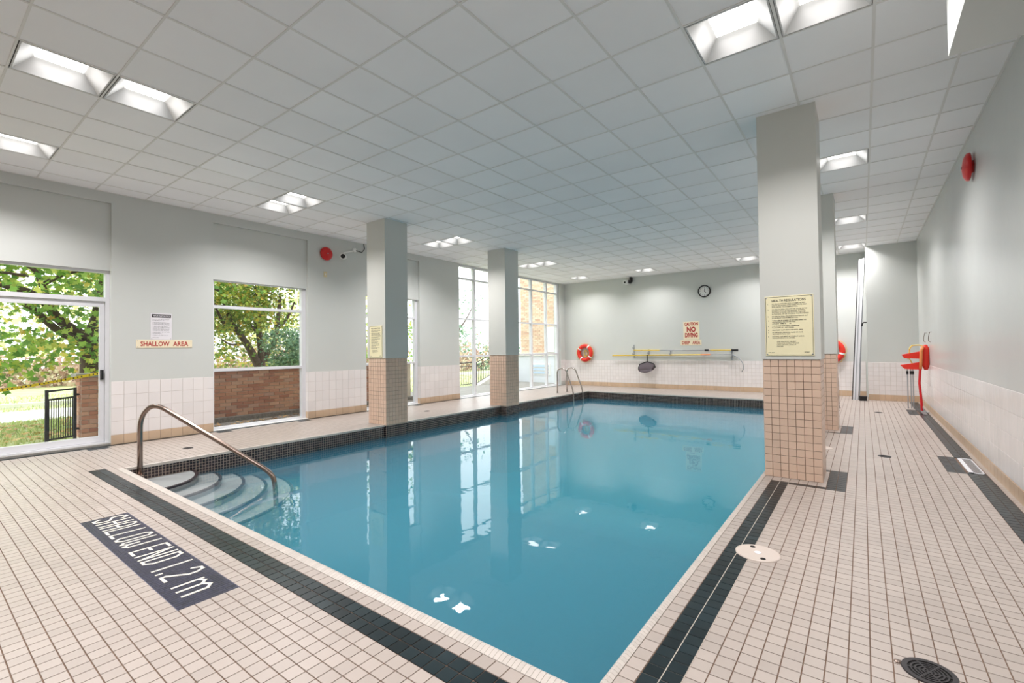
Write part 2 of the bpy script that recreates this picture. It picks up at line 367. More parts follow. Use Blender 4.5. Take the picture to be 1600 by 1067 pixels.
# lettered mosaic panel set in the deck
mx0, mx1, my0, my1 = -5.294, -3.052, .956, 1.268
matb = MB(); matb.box(mx0 - .006, mx1 + .006, my0 - .006, my1 + .006, -.006, -.002)
mosaic_sign = tag(matb.build('floor_mosaic_sign', M['navygrout']), 'navy mosaic depth marking with white letters set into the cream pool deck', 'floor sign')
mt = MB(); nx, ny = 86, 11; dx, dy = (mx1 - mx0) / nx, (my1 - my0) / ny
for i in range(nx):
    for j in range(ny): mt.tile(mx0 + i * dx + .0012, mx0 + (i + 1) * dx - .0012, my0 + j * dy + .0012, my0 + (j + 1) * dy - .0012, -.004, 0)
o = mt.build('mosaic_field', M['navy'], mosaic_sign); o['kind'] = 'stuff'
GL = {'S': [[(1, .8), (.75, 1), (.25, 1), (0, .8), (0, .6), (1, .42), (1, .2), (.75, 0), (.25, 0), (0, .2)]], 'H': [[(0, 0), (0, 1)], [(1, 0), (1, 1)], [(0, .5), (1, .5)]],
      'A': [[(0, 0), (0, .8), (.3, 1), (.7, 1), (1, .8), (1, 0)], [(0, .45), (1, .45)]], 'L': [[(0, 1), (0, 0), (1, 0)]], 'O': [[(0, .15), (0, .85), (.3, 1), (.7, 1), (1, .85), (1, .15), (.7, 0), (.3, 0), (0, .15)]],
      'W': [[(0, 1), (0, .1), (.25, 0), (.5, .2), (.75, 0), (1, .1), (1, 1)], [(.5, .2), (.5, .45)]], 'E': [[(1, 1), (0, 1), (0, 0), (1, 0)], [(0, .5), (.75, .5)]], 'N': [[(0, 0), (0, 1), (1, 0), (1, 1)]],
      'D': [[(0, 0), (0, 1), (.6, 1), (1, .8), (1, .2), (.6, 0), (0, 0)]], '1': [[(.5, 0), (.5, 1)]], '2': [[(0, .8), (.3, 1), (.7, 1), (1, .8), (1, .6), (0, .12), (0, 0), (1, 0)]], '.': [[(.3, 0), (.3, .1)]],
      'm': [[(0, 0), (0, .5)], [(0, .42), (.25, .5), (.5, .4), (.5, 0)], [(.5, .4), (.75, .5), (1, .4), (1, 0)]]}
lt = MB(); xx = mx0 + .055; hgt = .195; yb = my0 + .068
def stroke(a, b, t=.0095):
    a, b = Vector(a), Vector(b); d = (b - a).normalized() if (b - a).length > 1e-6 else Vector((0, 1)); n = Vector((-d.y, d.x)) * t; d = d * t
    q = [a - d - n, b + d - n, b + d + n, a - d + n]; zt = .0012 + .00025 * (len(lt.f) // 5)
    lt.add([(p.x, p.y, zt) for p in q] + [(p.x, p.y, -.001) for p in q], [(0, 1, 2, 3), (4, 5, 1, 0), (5, 6, 2, 1), (6, 7, 3, 2), (7, 4, 0, 3)])
TXT = 'SHALLOW END 1.2 m'
WD = {'1': .03, '.': .03, 'W': .11, 'm': .15, ' ': .07}
tot = sum(WD.get(c, .074) + (.045 if c != ' ' else 0) for c in TXT); ks = (mx1 - mx0 - .15) / tot
for ch in TXT:
    wd = WD.get(ch, .074) * ks
    if ch == ' ': xx += wd; continue
    hh = .215 if ch != 'm' else .32
    lt = MB()
    for poly in GL[ch]:
        for p, q in zip(poly, poly[1:]): stroke((xx + p[0] * wd, yb + p[1] * hh), (xx + q[0] * wd, yb + q[1] * hh))
    lt.build('letter', M['letterwhite'], mosaic_sign); xx += wd + .045 * ks

# ------------------------------------------------------------------ pool
pool = empty('swimming_pool', (-4.17, 7.8, 0), label='rectangular indoor swimming pool with corner steps and black mosaic waterline', cat='swimming pool')
b = MB()
D0, D1 = -1.30, -2.5
xa, xb, ya, yb_ = PX0, PX1, PY0, PY1
ym = 6.5; yn = 10.0
prof = [(ya, D0), (ym, D0 - .15), (yn, D1), (yb_, D1)]
for (y0, z0), (y1, z1) in zip(prof, prof[1:]):
    b.add([(xa, y0, z0), (xb, y0, z0), (xb, y1, z1), (xa, y1, z1)], [(0, 1, 2, 3)])
    b.add([(xa, y0, z0), (xa, y1, z1), (xa, y1, -.03), (xa, y0, -.03)], [(0, 1, 2, 3)])
    b.add([(xb, y0, z0), (xb, y1, z1), (xb, y1, -.03), (xb, y0, -.03)], [(3, 2, 1, 0)])
b.add([(xa, ya, D0), (xb, ya, D0), (xb, ya, -.03), (xa, ya, -.03)], [(3, 2, 1, 0)])
b.add([(xa, yb_, D1), (xb, yb_, D1), (xb, yb_, -.03), (xa, yb_, -.03)], [(0, 1, 2, 3)])
b.build('basin', M['basin'], pool)
# waterline mosaic: five courses of small black tiles above and below the water
mg, mo = MB(), MB(); pt = .0385
top = -.018; rows = 6
for side in range(4):
    L0, L1 = (ya, yb_) if side < 2 else (xa, xb)
    o_, r, n_ = {0: ((xa, ya, 0), Y_, X_), 1: ((xb, yb_, 0), -Y_, -X_), 2: ((xb, ya, 0), -X_, Y_), 3: ((xa, yb_, 0), X_, -Y_)}[side]
    o_ = Vector(o_); L = L1 - L0; n = int(L / pt)
    P = lambda a, z, d: tuple(o_ + r * a + Z_ * z + n_ * d)
    mg.add([P(0, top - rows * pt, .002), P(L, top - rows * pt, .002), P(L, top, .002), P(0, top, .002)], [(0, 1, 2, 3)])
    if side in (1, 2): continue
    for i in range(n):
        for j in range(rows):
            a0, z0 = i * L / n + .0029, top - (j + 1) * pt + .0029; a1, z1 = (i + 1) * L / n - .0029, top - j * pt - .0029
            mo.add([P(a0, z0, .0045), P(a1, z0, .0045), P(a1, z1, .0045), P(a0, z1, .0045)], [(0, 1, 2, 3)])
mg.build('waterline_grout', M['mosaic_grout'], pool)
o = mo.build('waterline_mosaic', M['mosaic'], pool); o['kind'] = 'stuff'
# corner steps: quarter-round treads with black nosing bands
cx_, cy_ = xa, ya
treads = [(-.175, .74, .74), (-.26, .99, 1.0), (-.33, 1.27, 1.26), (-.41, 1.53, 1.52), (-.51, 1.74, 1.86)]
def arc(rx, ry, z, n=28, e=2.25):
    out = []
    for i in range(n + 1):
        a = math.pi / 2 * i / n; out.append((cx_ + rx * math.cos(a) ** (2 / e), cy_ + ry * math.sin(a) ** (2 / e), z))
    return out
for k, (z, rx, ry) in enumerate(treads):
    s = MB(); A = arc(rx, ry, z); B = arc(rx, ry, D0 - .02); n = len(A)
    s.add([(cx_, cy_, z)] + A, [(0, i, i + 1) for i in range(1, n)])
    s.add(A + B, [(i, n + i, n + i + 1, i + 1) for i in range(n - 1)])
    st = s.build('step', M['steptread'], pool)
    q = MB(); w_ = .034; Dn = arc(rx - w_, ry - w_, z + .004); E_ = arc(rx + .004, ry + .004, z + .004); G_ = arc(rx + .004, ry + .004, z - .02)
    q.add(Dn + E_ + G_, [(i, n + i, n + i + 1, i + 1) for i in range(n - 1)] + [(n + i, 2 * n + i, 2 * n + i + 1, n + i + 1) for i in range(n - 1)])
    q.build('nosing', M['mosaic'], st)
# bullnose coping of narrow ridged tiles: front and right edges, flat cream trim on the other two
def coping(pts0, r, n_in, L, wd, lip, pitch=.0262):
    mb = MB(); r, n_in, o_ = Vector(r), Vector(n_in), Vector(pts0); k = int(L / pitch)
    prof = [(0, -.004), (0, .0015), (wd * .35, .006), (wd * .75, .011), (wd, .010), (wd + lip * .7, .003), (wd + lip, -.010), (wd + lip * .8, -.024), (wd, -.03)]
    for i in range(k):
        a0, a1 = i * L / k + .0008, (i + 1) * L / k - .0008
        vs = [tuple(o_ + r * a + n_in * d + Z_ * z) for a in (a0, a1) for d, z in prof]; m = len(prof)
        mb.add(vs, [(j, j + 1, m + j + 1, m + j) for j in range(m - 1)] + [tuple(range(m)), tuple(reversed(range(m, 2 * m)))])
    o = mb.build('coping', M['coping'], pool); o['kind'] = 'stuff'
coping((PX0 - .03, 1.665, 0), X_, Y_, PX1 - PX0 + .06, .052, .018)
coping((-.881, 1.70, 0), Y_, -X_, PY1 - 1.70, .028, .016)
tr = MB()
tr.box(PX0 - .035, PX0 + .012, PY0 + .01, PY1 + .03, -.03, .004); tr.box(PX0, PX1, PY1 - .012, PY1 + .035, -.03, .004)
tr.build('edge_trim', M['coping'], pool)
rebase(pool)
wm = MB(); e = .006                                              # the body of water: a closed volume
wm.box(PX0 - e, PX1 + e, PY0 - e, PY1 + e, D1 - .05, ZW)
water = tag(wm.build('pool_water', M['water']), 'clear blue-green water filling the swimming pool', 'water', kind='stuff')
dr = MB(); dr.lathe([(.0, 0), (.13, 0), (.13, .012), (.0, .016)], 24, Matrix.Translation((-3.6, 13.2, D1)))
tag(dr.build('main_drain', M['blackmetal']), 'dark round main drain on the pool bottom at the deep end', 'drain')

# ------------------------------------------------------------------ walls
def tiled(parent, o_, r, u, nx, ny, wx, hy, name, m_o, m_g, gap=.004, t=.009, objects=True, m_i=None, skip=None, half=False):
    """a field of glazed tiles on a grout bed"""
    o_, r, u = Vector(o_), Vector(r), Vector(u); n = r.cross(u)
    g = MB(); P = lambda a, b_, d: tuple(o_ + r * a + u * b_ + n * d)
    g.add([P(0, 0, .004), P(nx * wx, 0, .004), P(nx * wx, ny * hy, .004), P(0, ny * hy, .004)], [(0, 1, 2, 3)]); g.build('tile_grout', m_g, parent)
    tb = MB(); tb.plate((0, 0, 0), r, u, wx - gap, hy - gap, t, .002); me = tb.mesh(name, m_o) if objects else None
    all_ = MB()
    for i in range(nx):
        for j in range(ny):
            if skip and skip(i, j): continue
            p = o_ + r * (i * wx + gap / 2) + u * (j * hy + gap / 2)
            if objects: link(name, me, parent, p)
            else: all_.plate(p, r, u, wx - gap, hy - gap, t, .0015)
    if not objects:
        o = all_.build(name, m_i, parent); o['kind'] = 'stuff'
wall_left = MB()
ZT = ZC + .35
piers = [(2.05, 3.49), (5.30, 6.75), (8.43, 9.95), (15.66, YF)]
bays = [(-1.6, 2.05), (3.49, 5.30), (6.75, 8.43), (9.95, 15.66)]
for y0, y1 in piers: wall_left.box(XL - .3, XL, y0, y1, -.02, ZT)
wall_left.box(XL - .3, XL, YB, -1.6, -.02, ZT)
for y0, y1 in bays[:3]: wall_left.box(XL - .3, XL, y0, y1, 3.80, ZT)
wall_left.box(XL - .3, XL, 9.95, 15.66, ZC - .0, ZT)
wl = tag(wall_left.build('wall_left', M['wall']), label='pale green window wall with tiled piers', kind='structure')
for (y0, y1), nx in zip(piers[:3], (9, 9, 9)):
    wx = (y1 - y0) / nx
    tiled(wl, (XL, y0, .15), Y_, Z_, nx, 4, wx, .2095, 'wall_tile', M['walltile'], M['wallgrout'])
    tiled(wl, (XL, y0, 0), Y_, Z_, nx, 1, wx, .15, 'base_tile', M['basetile'], M['wallgrout'], t=.012)
    for yy, r in ((y0, -X_), (y1, X_)):                           # returns of the pier
        pass
tiled(wl, (XL, 15.66, .15), Y_, Z_, 3, 8, .1133, .1047, 'wall_tile', M['walltile'], M['wallgrout'], t=.006)
# pier return faces (seen beyond each window) carry the same tiles
for y1 in (3.49, 6.75):
    pass
for y0 in (5.30, 8.43):
    tiled(wl, (XL - .10, y0, .15), X_, Z_, 1, 4, .10, .2095, 'wall_tile', M['walltile'], M['wallgrout'], t=.006)
    tiled(wl, (XL - .10, y0, 0), X_, Z_, 1, 1, .10, .15, 'base_tile', M['basetile'], M['wallgrout'], t=.008)
# far wall
fw_ = MB(); fw_.box(XL - .3, XR + .3, YF, YF + .25, -.02, ZT)
fw = tag(fw_.build('wall_far', M['wall']), label='pale green end wall with white tile dado', kind='structure')
nfx = 84; tiled(fw, (XL, YF, .15), X_, Z_, nfx, 7, (0.05 - XL) / nfx, .1165, 'wall_tile', M['walltile'], M['wallgrout'], objects=False, m_i=M['walltile_i'], gap=.005, t=.008)
tiled(fw, (XL, YF, 0), X_, Z_, nfx, 1, (0.05 - XL) / nfx, .15, 'base_tile', M['basetile'], M['wallgrout'], objects=False, m_i=M['basetile_i'], t=.012)
bump = MB(); bump.box(.09, XR + .01, 15.10, YF + .01, -.02, ZT)
bp = tag(bump.build('wall_alcove', M['wall']), label='shallow wall projection at the far end of the walkway', kind='structure')
tiled(bp, (.09, 15.10, .15), X_, Z_, 9, 7, .1121, .1165, 'wall_tile', M['walltile'], M['wallgrout'], gap=.005, t=.008)
tiled(bp, (.09, 15.10, 0), X_, Z_, 9, 1, .1121, .15, 'base_tile', M['basetile'], M['wallgrout'], t=.012)
# right wall
rw_ = MB(); rw_.box(XR, XR + .25, YB, YF, -.02, ZT)
rw = tag(rw_.build('wall_right', M['wall_r']), label='long glossy pale wall with white tile dado', kind='structure')
tiled(rw, (XR, 15.09, .13), -Y_, Z_, 62, 4, .164, .2125, 'wall_tile', M['walltile'], M['wallgrout'])
bb = MB()
for k in range(62): bb.plate((XR - .001, 15.09 - k * .164 - .002, .0), -Y_, Z_, .160, .128, .012, .002)
o = bb.build('baseboard_right', M['basetile_i'], None); tag(o, label='tan cove tiles along the foot of the right wall', kind='structure')
bk = MB(); bk.box(XL - .3, XR + .3, YB - .25, YB, -.02, ZT)
tag(bk.build('wall_back', M['wall']), label='plain pale wall behind the camera', kind='structure')

# ------------------------------------------------------------------ ceiling
cs = MB(); cs.box(XL - .35, XR + .3, YB - .3, YF + .3, ZC + .3, ZC + .4)
ceil = tag(cs.build('ceiling', M['slab']), label='white suspended ceiling of square panels', kind='structure')
LIGHTS = [(3, 2), (4, 2), (-5, -3), (-5, -2), (-9, -3), (-9, -4), (-9, 2), (-8, 2), (-9, 8), (-8, 8), (-9, 14), (-8, 14), (-9, 19), (-5, 19), (0, 19), (4, 19),
          (4, 8), (3, 8), (4, 14), (3, 14), (3, 19), (4, -4), (3, -4), (-1, -5), (0, -5)]
NEW = [(-7, 0), (3, 4), (-7, 16), (-10, 17)]
I0, I1, J0, J1 = -11, 7, -10, 22
tb = MB(); hw = .0105
def bars(mb):
    for i in range(-10, 7):
        x = CX0 + CXP * i; mb.box(x - hw, x + hw, YB, YF, ZC - .001, ZC + .012)
    for j in range(-9, 22):
        y = CY0 + CYP * j; mb.box(XL, XR, y - hw * .8, y + hw * .8, ZC - .0004, ZC + .011)
    mb.box(XL, XL + .02, YB, YF, ZC - .001, ZC + .012); mb.box(XR - .02, XR, YB, YF, ZC - .001, ZC + .012); mb.box(XL, XR, YF - .02, YF, ZC - .001, ZC + .012)
bars(tb); tb.build('ceiling_grid', M['tbar'], ceil)
cells = []
for i in range(I0, I1):
    for j in range(J0, J1):
        if (i, j) in LIGHTS: continue
        x0, x1 = max(CX0 + CXP * i, XL), min(CX0 + CXP * (i + 1), XR); y0, y1 = max(CY0 + CYP * j, YB), min(CY0 + CYP * (j + 1), YF)
        if x1 - x0 < .03 or y1 - y0 < .03: continue
        if (i, j) in NEW:
            nb = MB(); nb.box(x0 + .008, x1 - .008, y0 + .008, y1 - .008, ZC + .002, ZC + .016); tag(nb.build('ceiling_panel', M['panel_new'], ceil), label='brighter smooth white replacement panel'); continue
        cells.append((px_area([(x0, y0, ZC), (x1, y0, ZC), (x1, y1, ZC), (x0, y1, ZC)]), (round(x0, 3), round(x1, 3), round(y0, 3), round(y1, 3))))
def ceil_piece(k):
    x0, x1, y0, y1 = k; sx, sy = round(x1 - x0 - .012, 3), round(y1 - y0 - .012, 3)
    def mk(mb, l): mb.box(l[0] - sx / 2, l[0] + sx / 2, l[1] - sy / 2, l[1] + sy / 2, l[2], l[2] + .014)
    return (sx, sy), ((x0 + x1) / 2, (y0 + y1) / 2, ZC + .005 + random.uniform(-.0012, .002)), mk
pieces(ceil, cells, ceil_piece, 'ceiling_panel', M['panel'], M['panel_i'], 300)
# recessed square lights: flange, four sloped reflector faces, glowing lens
hs = MB(); A, B_, lz = (CXP - .03) / 2, (CYP - .03) / 2, .12; a_, b2 = .155, .165
hs.add([(-A, -B_, 0), (A, -B_, 0), (A, B_, 0), (-A, B_, 0), (-A + .012, -B_ + .012, 0), (A - .012, -B_ + .012, 0), (A - .012, B_ - .012, 0), (-A + .012, B_ - .012, 0),
        (-a_, -b2, lz), (a_, -b2, lz), (a_, b2, lz), (-a_, b2, lz)],
       [(4, 5, 1, 0), (5, 6, 2, 1), (6, 7, 3, 2), (7, 4, 0, 3), (8, 9, 5, 4), (9, 10, 6, 5), (10, 11, 7, 6), (11, 8, 4, 7)])
ho = MB(); ho.add([(-a_ - .01, -b2 - .01, lz + .02), (a_ + .01, -b2 - .01, lz + .02), (a_ + .01, b2 + .01, lz + .02), (-a_ - .01, b2 + .01, lz + .02), (-A, -B_, .004), (A, -B_, .004), (A, B_, .004), (-A, B_, .004)],
                   [(3, 2, 1, 0), (0, 1, 5, 4), (1, 2, 6, 5), (2, 3, 7, 6), (3, 0, 4, 7)])
hme = hs.mesh('reflector', M['fixture']); ome = ho.mesh('housing', M['fixture'])
ls = MB(); ls.add([(-a_, -b2, lz - .002), (a_, -b2, lz - .002), (a_, b2, lz - .002), (-a_, b2, lz - .002)], [(3, 2, 1, 0)]); lme = ls.mesh('lens', M['lens'])
names = {(3, 2): 'left one of the pair above the health sign pillar', (4, 2): 'right one of the pair above the health sign pillar', (-5, -3): 'farther left of the pair above the shallow end deck', (-5, -2): 'lower right of the pair above the shallow end deck',
         (-9, -3): 'close to the left wall above the sliding door', (-9, 2): 'wall side of the pair above the second window', (-8, 2): 'pool side of the pair above the second window', (-9, 8): 'wall side of the pair between the two left pillars',
         (-8, 8): 'pool side of the pair between the two left pillars', (-9, 14): 'wall side of the pair before the tall window', (-8, 14): 'pool side of the pair before the tall window', (-9, 19): 'by the far left corner',
         (-5, 19): 'right of the far wall camera', (0, 19): 'single one above the far wall near the sign pillar', (4, 8): 'first along the right walkway past the sign pillar', (4, 14): 'second along the right walkway past the sign pillar',
         (4, 19): 'last along the right walkway before the far wall', (3, 8): 'pool side mate hidden behind the sign pillar', (3, 14): 'pool side mate hidden behind the rear right pillar', (3, 19): 'pool side mate above the rear of the right walkway'}
for (i, j) in LIGHTS:
    p = (CX0 + CXP * (i + .5), CY0 + CYP * (j + .5), ZC - .0005)
    t = empty('ceiling_light', p, label=('square ceiling light, ' + names[(i, j)]) if (i, j) in names else 'square recessed ceiling light out of view behind the camera', cat='ceiling light', group='recessed ceiling lights')
    link('reflector', hme, t); link('housing', ome, t); link('lens', lme, t)
    ld = bpy.data.lights.new('lamp', 'AREA'); ld.shape = 'RECTANGLE'; ld.size = .29; ld.size_y = .31; ld.energy = LAMP_W; ld.color = LAMP_C; ld.spread = math.radians(134)
    lo = link('lamp', ld, t); lo.location = (0, 0, lz - .004)
# bulkhead by the right wall
bh = MB(); bh.box(.495, XR - .001, YB + .01, 4.22, 3.335, ZC - .002)
tag(bh.build('ceiling_bulkhead', M['wall']), label='boxed bulkhead hanging from the ceiling beside the right wall', kind='structure')

# ------------------------------------------------------------------ pillars
PZ = 1.275
def pillar(x0, x1, y0, y1, label, big=False):
    root = empty('pillar', ((x0 + x1) / 2, (y0 + y1) / 2, 0), label=label, kind='structure')
    c = MB(); e = .022; c.box(x0 + e, x1 - e, y0 + e, y1 - e, .001, PZ); c.build('core', M['colgrout'], root)
    if x0 < -5:                                                  # the foot that carries the overhang down the pool wall
        f_ = MB(); f_.box(PX0 - .01, x1 - e, y0 + e, y1 - e, -.9, -.25); f_.build('footing', M['basin'], pool)
        f_ = MB(); f_.box(PX0 - .01, x1 - e, y0 + e, y1 - e, -.25, -.001); f_.build('footing_grout', M['mosaic_grout'], pool); f_ = MB()
        for o_, r, L in (((x1 - e, y0 + e, 0), Y_, y1 - y0 - 2 * e), ((PX0, y0 + e, 0), X_, x1 - e - PX0)):
            n = max(1, round(L / .0385)); o_ = Vector(o_); nn = r.cross(Z_)
            for a in range(n):
                for b_ in range(6):
                    f_.plate(o_ + r * (a * L / n + .0029) + Z_ * (-.018 - (b_ + 1) * .0385 + .0029), r, Z_, L / n - .0058, .0385 - .0058, .003, .001)
        o = f_.build('footing_mosaic', M['mosaic'], pool); o['kind'] = 'stuff'; rebase(pool)
    p = MB(); p.box(x0, x1, y0, y1, PZ, ZC + .02); p.build('painted_casing', M['column'], root)
    nx, ny = 7, 7; hy = PZ / 16; wx = (x1 - x0 - .024) / nx; wy = (y1 - y0 - .024) / ny; ee = .012
    def field(o_, r, w_, objects):
        r = Vector(r); o_ = Vector(o_); tm = MB(); tm.plate((0, 0, 0), r, Z_, w_ - .0045, hy - .0045, .012, .0015)
        me = tm.mesh('pillar_tile', M['coltile']) if objects else None; alls = MB()
        for i in range(7):
            for j in range(16):
                q = o_ + r * (i * w_ + .002) + Z_ * (j * hy + .002)
                if objects: link('pillar_tile', me, root, q)
                else: alls.plate(q, r, Z_, w_ - .0045, hy - .0045, .012, .0015)
        if not objects:
            o = alls.build('pillar_tile', M['coltile_i'], root); o['kind'] = 'stuff'
    field((x0 + ee, y0 + e, 0), X_, wx, big); field((x1 - e, y0 + ee, 0), Y_, wy, big)
    field((x1 - ee, y1 - e, 0), -X_, wx, False); field((x0 + e, y1 - ee, 0), -Y_, wy, False)
    return rebase(root)
pillar(-7.83, -7.27, 5.64, 6.19, 'square pillar at the left pool edge carrying a small yellow notice')
pillar(-7.68, -7.125, 9.20, 9.76, 'square pillar at the left pool edge in front of the tall window')
pillar(-.898, -.346, 5.76, 6.30, 'square pillar at the right pool edge carrying the health regulations sign', True)
pillar(-.898, -.346, 9.44, 9.98, 'square pillar at the right pool edge behind the one with the sign')

# ------------------------------------------------------------------ windows and doors of the left wall
def bar(mb, y0, y1, z0, z1, x=GLX, d=.05): mb.box(x - d / 2, x + d / 2, y0, y1, z0, z1)
def pane(parent, y0, y1, z0, z1, x=GLX, name='pane'):
    g = MB(); g.add([(x, y0, z0), (x, y1, z0), (x, y1, z1), (x, y0, z1)], [(0, 1, 2, 3)]); return g.build(name, M['glass'], parent)
def part(parent, name, m, *boxes):
    q = MB()
    for bx in boxes: q.box(*bx)
    return q.build(name, m, parent)
def yz(y0, y1, z0, z1, d=.05, x=GLX): return (x - d / 2, x + d / 2, y0, y1, z0, z1)
# sliding door with transom
d1 = empty('door_1', (GLX, 1.0, 0), label='white framed sliding glass door with a transom light', kind='structure')
part(d1, 'header_panel', M['wall'], (GLX - .06, XL - .045, -1.6, 2.05, 2.735, 3.80))
part(d1, 'frame', M['alu'], yz(2.0, 2.05, .03, 2.74, .11), yz(-1.6, 2.05, 2.70, 2.75, .1), yz(-1.6, 2.0, 2.25, 2.315, .1), yz(-1.6, -1.5, .03, 2.74, .1), yz(-1.6, 2.05, 0, .05, .16))
part(d1, 'sliding_leaf', M['alu'], yz(1.935, 1.995, .055, 2.245, .045), yz(.1, 1.935, 2.165, 2.245, .045), yz(.1, 1.935, .055, .145, .045), yz(.04, .1, .055, 2.245, .045))
part(d1, 'fixed_leaf', M['alu'], yz(-1.5, -1.44, .055, 2.245, .04, GLX - .05), yz(-1.44, .1, 2.165, 2.245, .04, GLX - .05), yz(-1.44, .1, .055, .145, .04, GLX - .05), yz(.04, .1, .055, 2.245, .04, GLX - .05))
pane(d1, .1, 1.935, .145, 2.165); pane(d1, -1.44, .04, .145, 2.165, GLX - .05); pane(d1, -1.5, 2.0, 2.315, 2.70)
hd = MB(); hd.box(GLX + .022, GLX + .034, 1.945, 1.985, 1.02, 1.175); hd.box(GLX + .034, GLX + .06, 1.952, 1.978, 1.03, 1.05); hd.box(GLX + .034, GLX + .06, 1.952, 1.978, 1.145, 1.165); hd.box(GLX + .055, GLX + .07, 1.952, 1.978, 1.03, 1.165)
hd.build('door_handle', M['black'], d1)
part(d1, 'sill', M['concrete_d'], (GLX - .15, XL + .0, -1.6, 2.05, -.02, .028)); rebase(d1)
def window(idx, y0, y1, label):
    wn = empty('window_%d' % idx, (GLX, y0, 0), label=label, kind='structure')
    part(wn, 'header_panel', M['wall'], (GLX - .06, XL - .045, y0, y1, 2.765, 3.80))
    part(wn, 'frame', M['alu'], yz(y0, y0 + .05, .03, 2.78, .1), yz(y1 - .085, y1, .03, 2.78, .1), yz(y0, y1, 2.75, 2.78, .08), yz(y0, y1, 0, .05, .12))
    part(wn, 'transom', M['alu'], yz(y0 + .05, y1 - .085, 2.25, 2.305, .07)); part(wn, 'mid_rail', M['alu'], yz(y0 + .05, y1 - .085, 1.075, 1.125, .08))
    for z0, z1 in ((.05, 1.075), (1.125, 2.25), (2.305, 2.75)): pane(wn, y0 + .05, y1 - .085, z0, z1)
    part(wn, 'sill', M['white'], (GLX, XL - .005, y0, y1, -.02, .012)); return rebase(wn)
window(1, 3.49, 5.30, 'white framed window in three lights looking on a maple and a low brick wall')
window(2, 6.75, 8.43, 'white framed window mostly hidden behind the pillar with the yellow notice')
w3 = empty('window_3', (GLX, 9.95, 0), label='tall white framed window grid from deck to ceiling', kind='structure')
mull = [9.95, 10.75, 11.72, 12.76, 13.84, 14.83, 15.66]; trs = [.0, 1.20, 2.32, 3.53, ZC - .005]
for k, y in enumerate(mull): part(w3, 'mullion', M['alu'], yz(y - (.0 if k == 0 else .035), y + (.0 if k == len(mull) - 1 else .035) + (.07 if k == 0 else 0) - (0 if k < len(mull) - 1 else -.0), 0, ZC - .003, .11) if k < len(mull) - 1 else yz(y - .09, y, 0, ZC - .003, .11))
for k, z in enumerate(trs): part(w3, 'transom', M['alu'], yz(9.95, 15.66, z if k < 4 else z - .05, z + .05 if k < 4 else z, .08))
for a, b_ in zip(mull, mull[1:]):
    for c, d in zip(trs, trs[1:]): pane(w3, a + .02, b_ - .02, c + .05, d)
part(w3, 'sill', M['white'], (GLX, XL + .0, 9.95, 15.66, -.02, .01)); rebase(w3)

# ------------------------------------------------------------------ signs
def sign(name, label, M4, w_, h_, m, parts, t=.006, screws=True):
    """M4 maps the sign's own x (right), y (up), z (out) to the room; its lower-left corner is the origin"""
    q = MB(); q.plate((0, 0, 0), X_, Y_, w_, h_, t, .002); q.v = [tuple(M4 @ Vector(p)) for p in q.v]
    root = q.build(name, m); tag(root, label, 'sign')
    if screws:
        for sx, sy in ((.018, .018), (w_ - .018, .018), (.018, h_ - .018), (w_ - .018, h_ - .018)):
            s = MB(); s.lathe([(.006, 0), (.006, .002), (.003, .0035)], 10, M4 @ Matrix.Translation((sx, sy, t))); s.build('screw', M['alu_d'], root)
    for nm, mb, mm in parts: put_text(nm, mb, mm, root, M4 @ Matrix.Translation((0, 0, t + .0007)))
    return root
def border(w_, h_, i, t):
    q = MB()
    for a in ((i, w_ - i, i, i + t), (i, w_ - i, h_ - i - t, h_ - i), (i, i + t, i, h_ - i), (w_ - i - t, w_ - i, i, h_ - i)):
        q.add([(a[0], a[2], 0), (a[1], a[2], 0), (a[1], a[3], 0), (a[0], a[3], 0)], [(0, 1, 2, 3)])
    return q
REG = [('1.', ['NO PERSON INFECTED WITH A COMMUNICABLE', 'DISEASE OR HAVING OPEN SORES ON HIS BODY', 'SHALL ENTER THE SWIMMING POOL.']), ('2.', ['NO PERSON SHALL POLLUTE THE WATER IN THE', 'SWIMMING POOL IN ANY MANNER. SPITTING,', 'SPOUTING OF WATER AND BLOWING THE NOSE', 'IN THE POOL OR ON THE DECK ARE PROHIBITED.']),
       ('3.', ['NO PERSON SHALL ENGAGE IN BOISTEROUS PLAY', 'IN OR ABOUT THE SWIMMING POOL.']), ('4.', ['THE MAXIMUM NUMBER OF BATHERS PERMITTED', 'ON THE DECK AND IN THE POOL', 'AT ANY TIME IS      25']),
       ('5.', ['THE NEAREST EMERGENCY TELEPHONE', 'IS LOCATED AT   EXIT DOOR']), ('6.', ['NO STREET CLOTHES IN THE POOL AREA.']), ('7.', ['NO SMOKING, DRINKING, GLASS OR FOOD', 'ALLOWED IN POOL AREA.']), ('8.', ['BATHING CAPS MUST BE WORN IF HAIR IS', 'SHOULDER LENGTH OR LONGER.'])]
def health(w_, h_):
    L = [('HEALTH REGULATIONS', w_ / 2, h_ * .905, h_ * .037, w_ * .70, 'c')]; y = h_ * .862; st = h_ * .0262
    for n_, rows_ in REG:
        L.append((n_, w_ * .06, y, h_ * .015, None, 'l'))
        for r in rows_: L.append((r, w_ * .15, y, h_ * .0165, w_ * .0181 * len(r), 'l')); y -= st
        y -= st * .55
    y -= st * .8
    for r in ['THIS SIGN SHALL BE KEPT', 'CLEAN AND LEGIBLE. PERSONS', 'USING THE POOL DO SO AT', 'OWN RISK']: L.append((r, w_ * .24, y, h_ * .015, w_ * .0175 * len(r), 'l')); y -= st
    L += [('POOL SIGN', w_ * .06, h_ * .05, h_ * .012, None, 'l'), ('SIGNS', w_ * .80, h_ * .05, h_ * .018, None, 'l')]
    return L
MC3 = frame((-.852, 5.759, 1.312), X_, Z_)
bd = MB(); bd.plate((-.03, -.04, 0), X_, Y_, .515, .70, .004, .001)
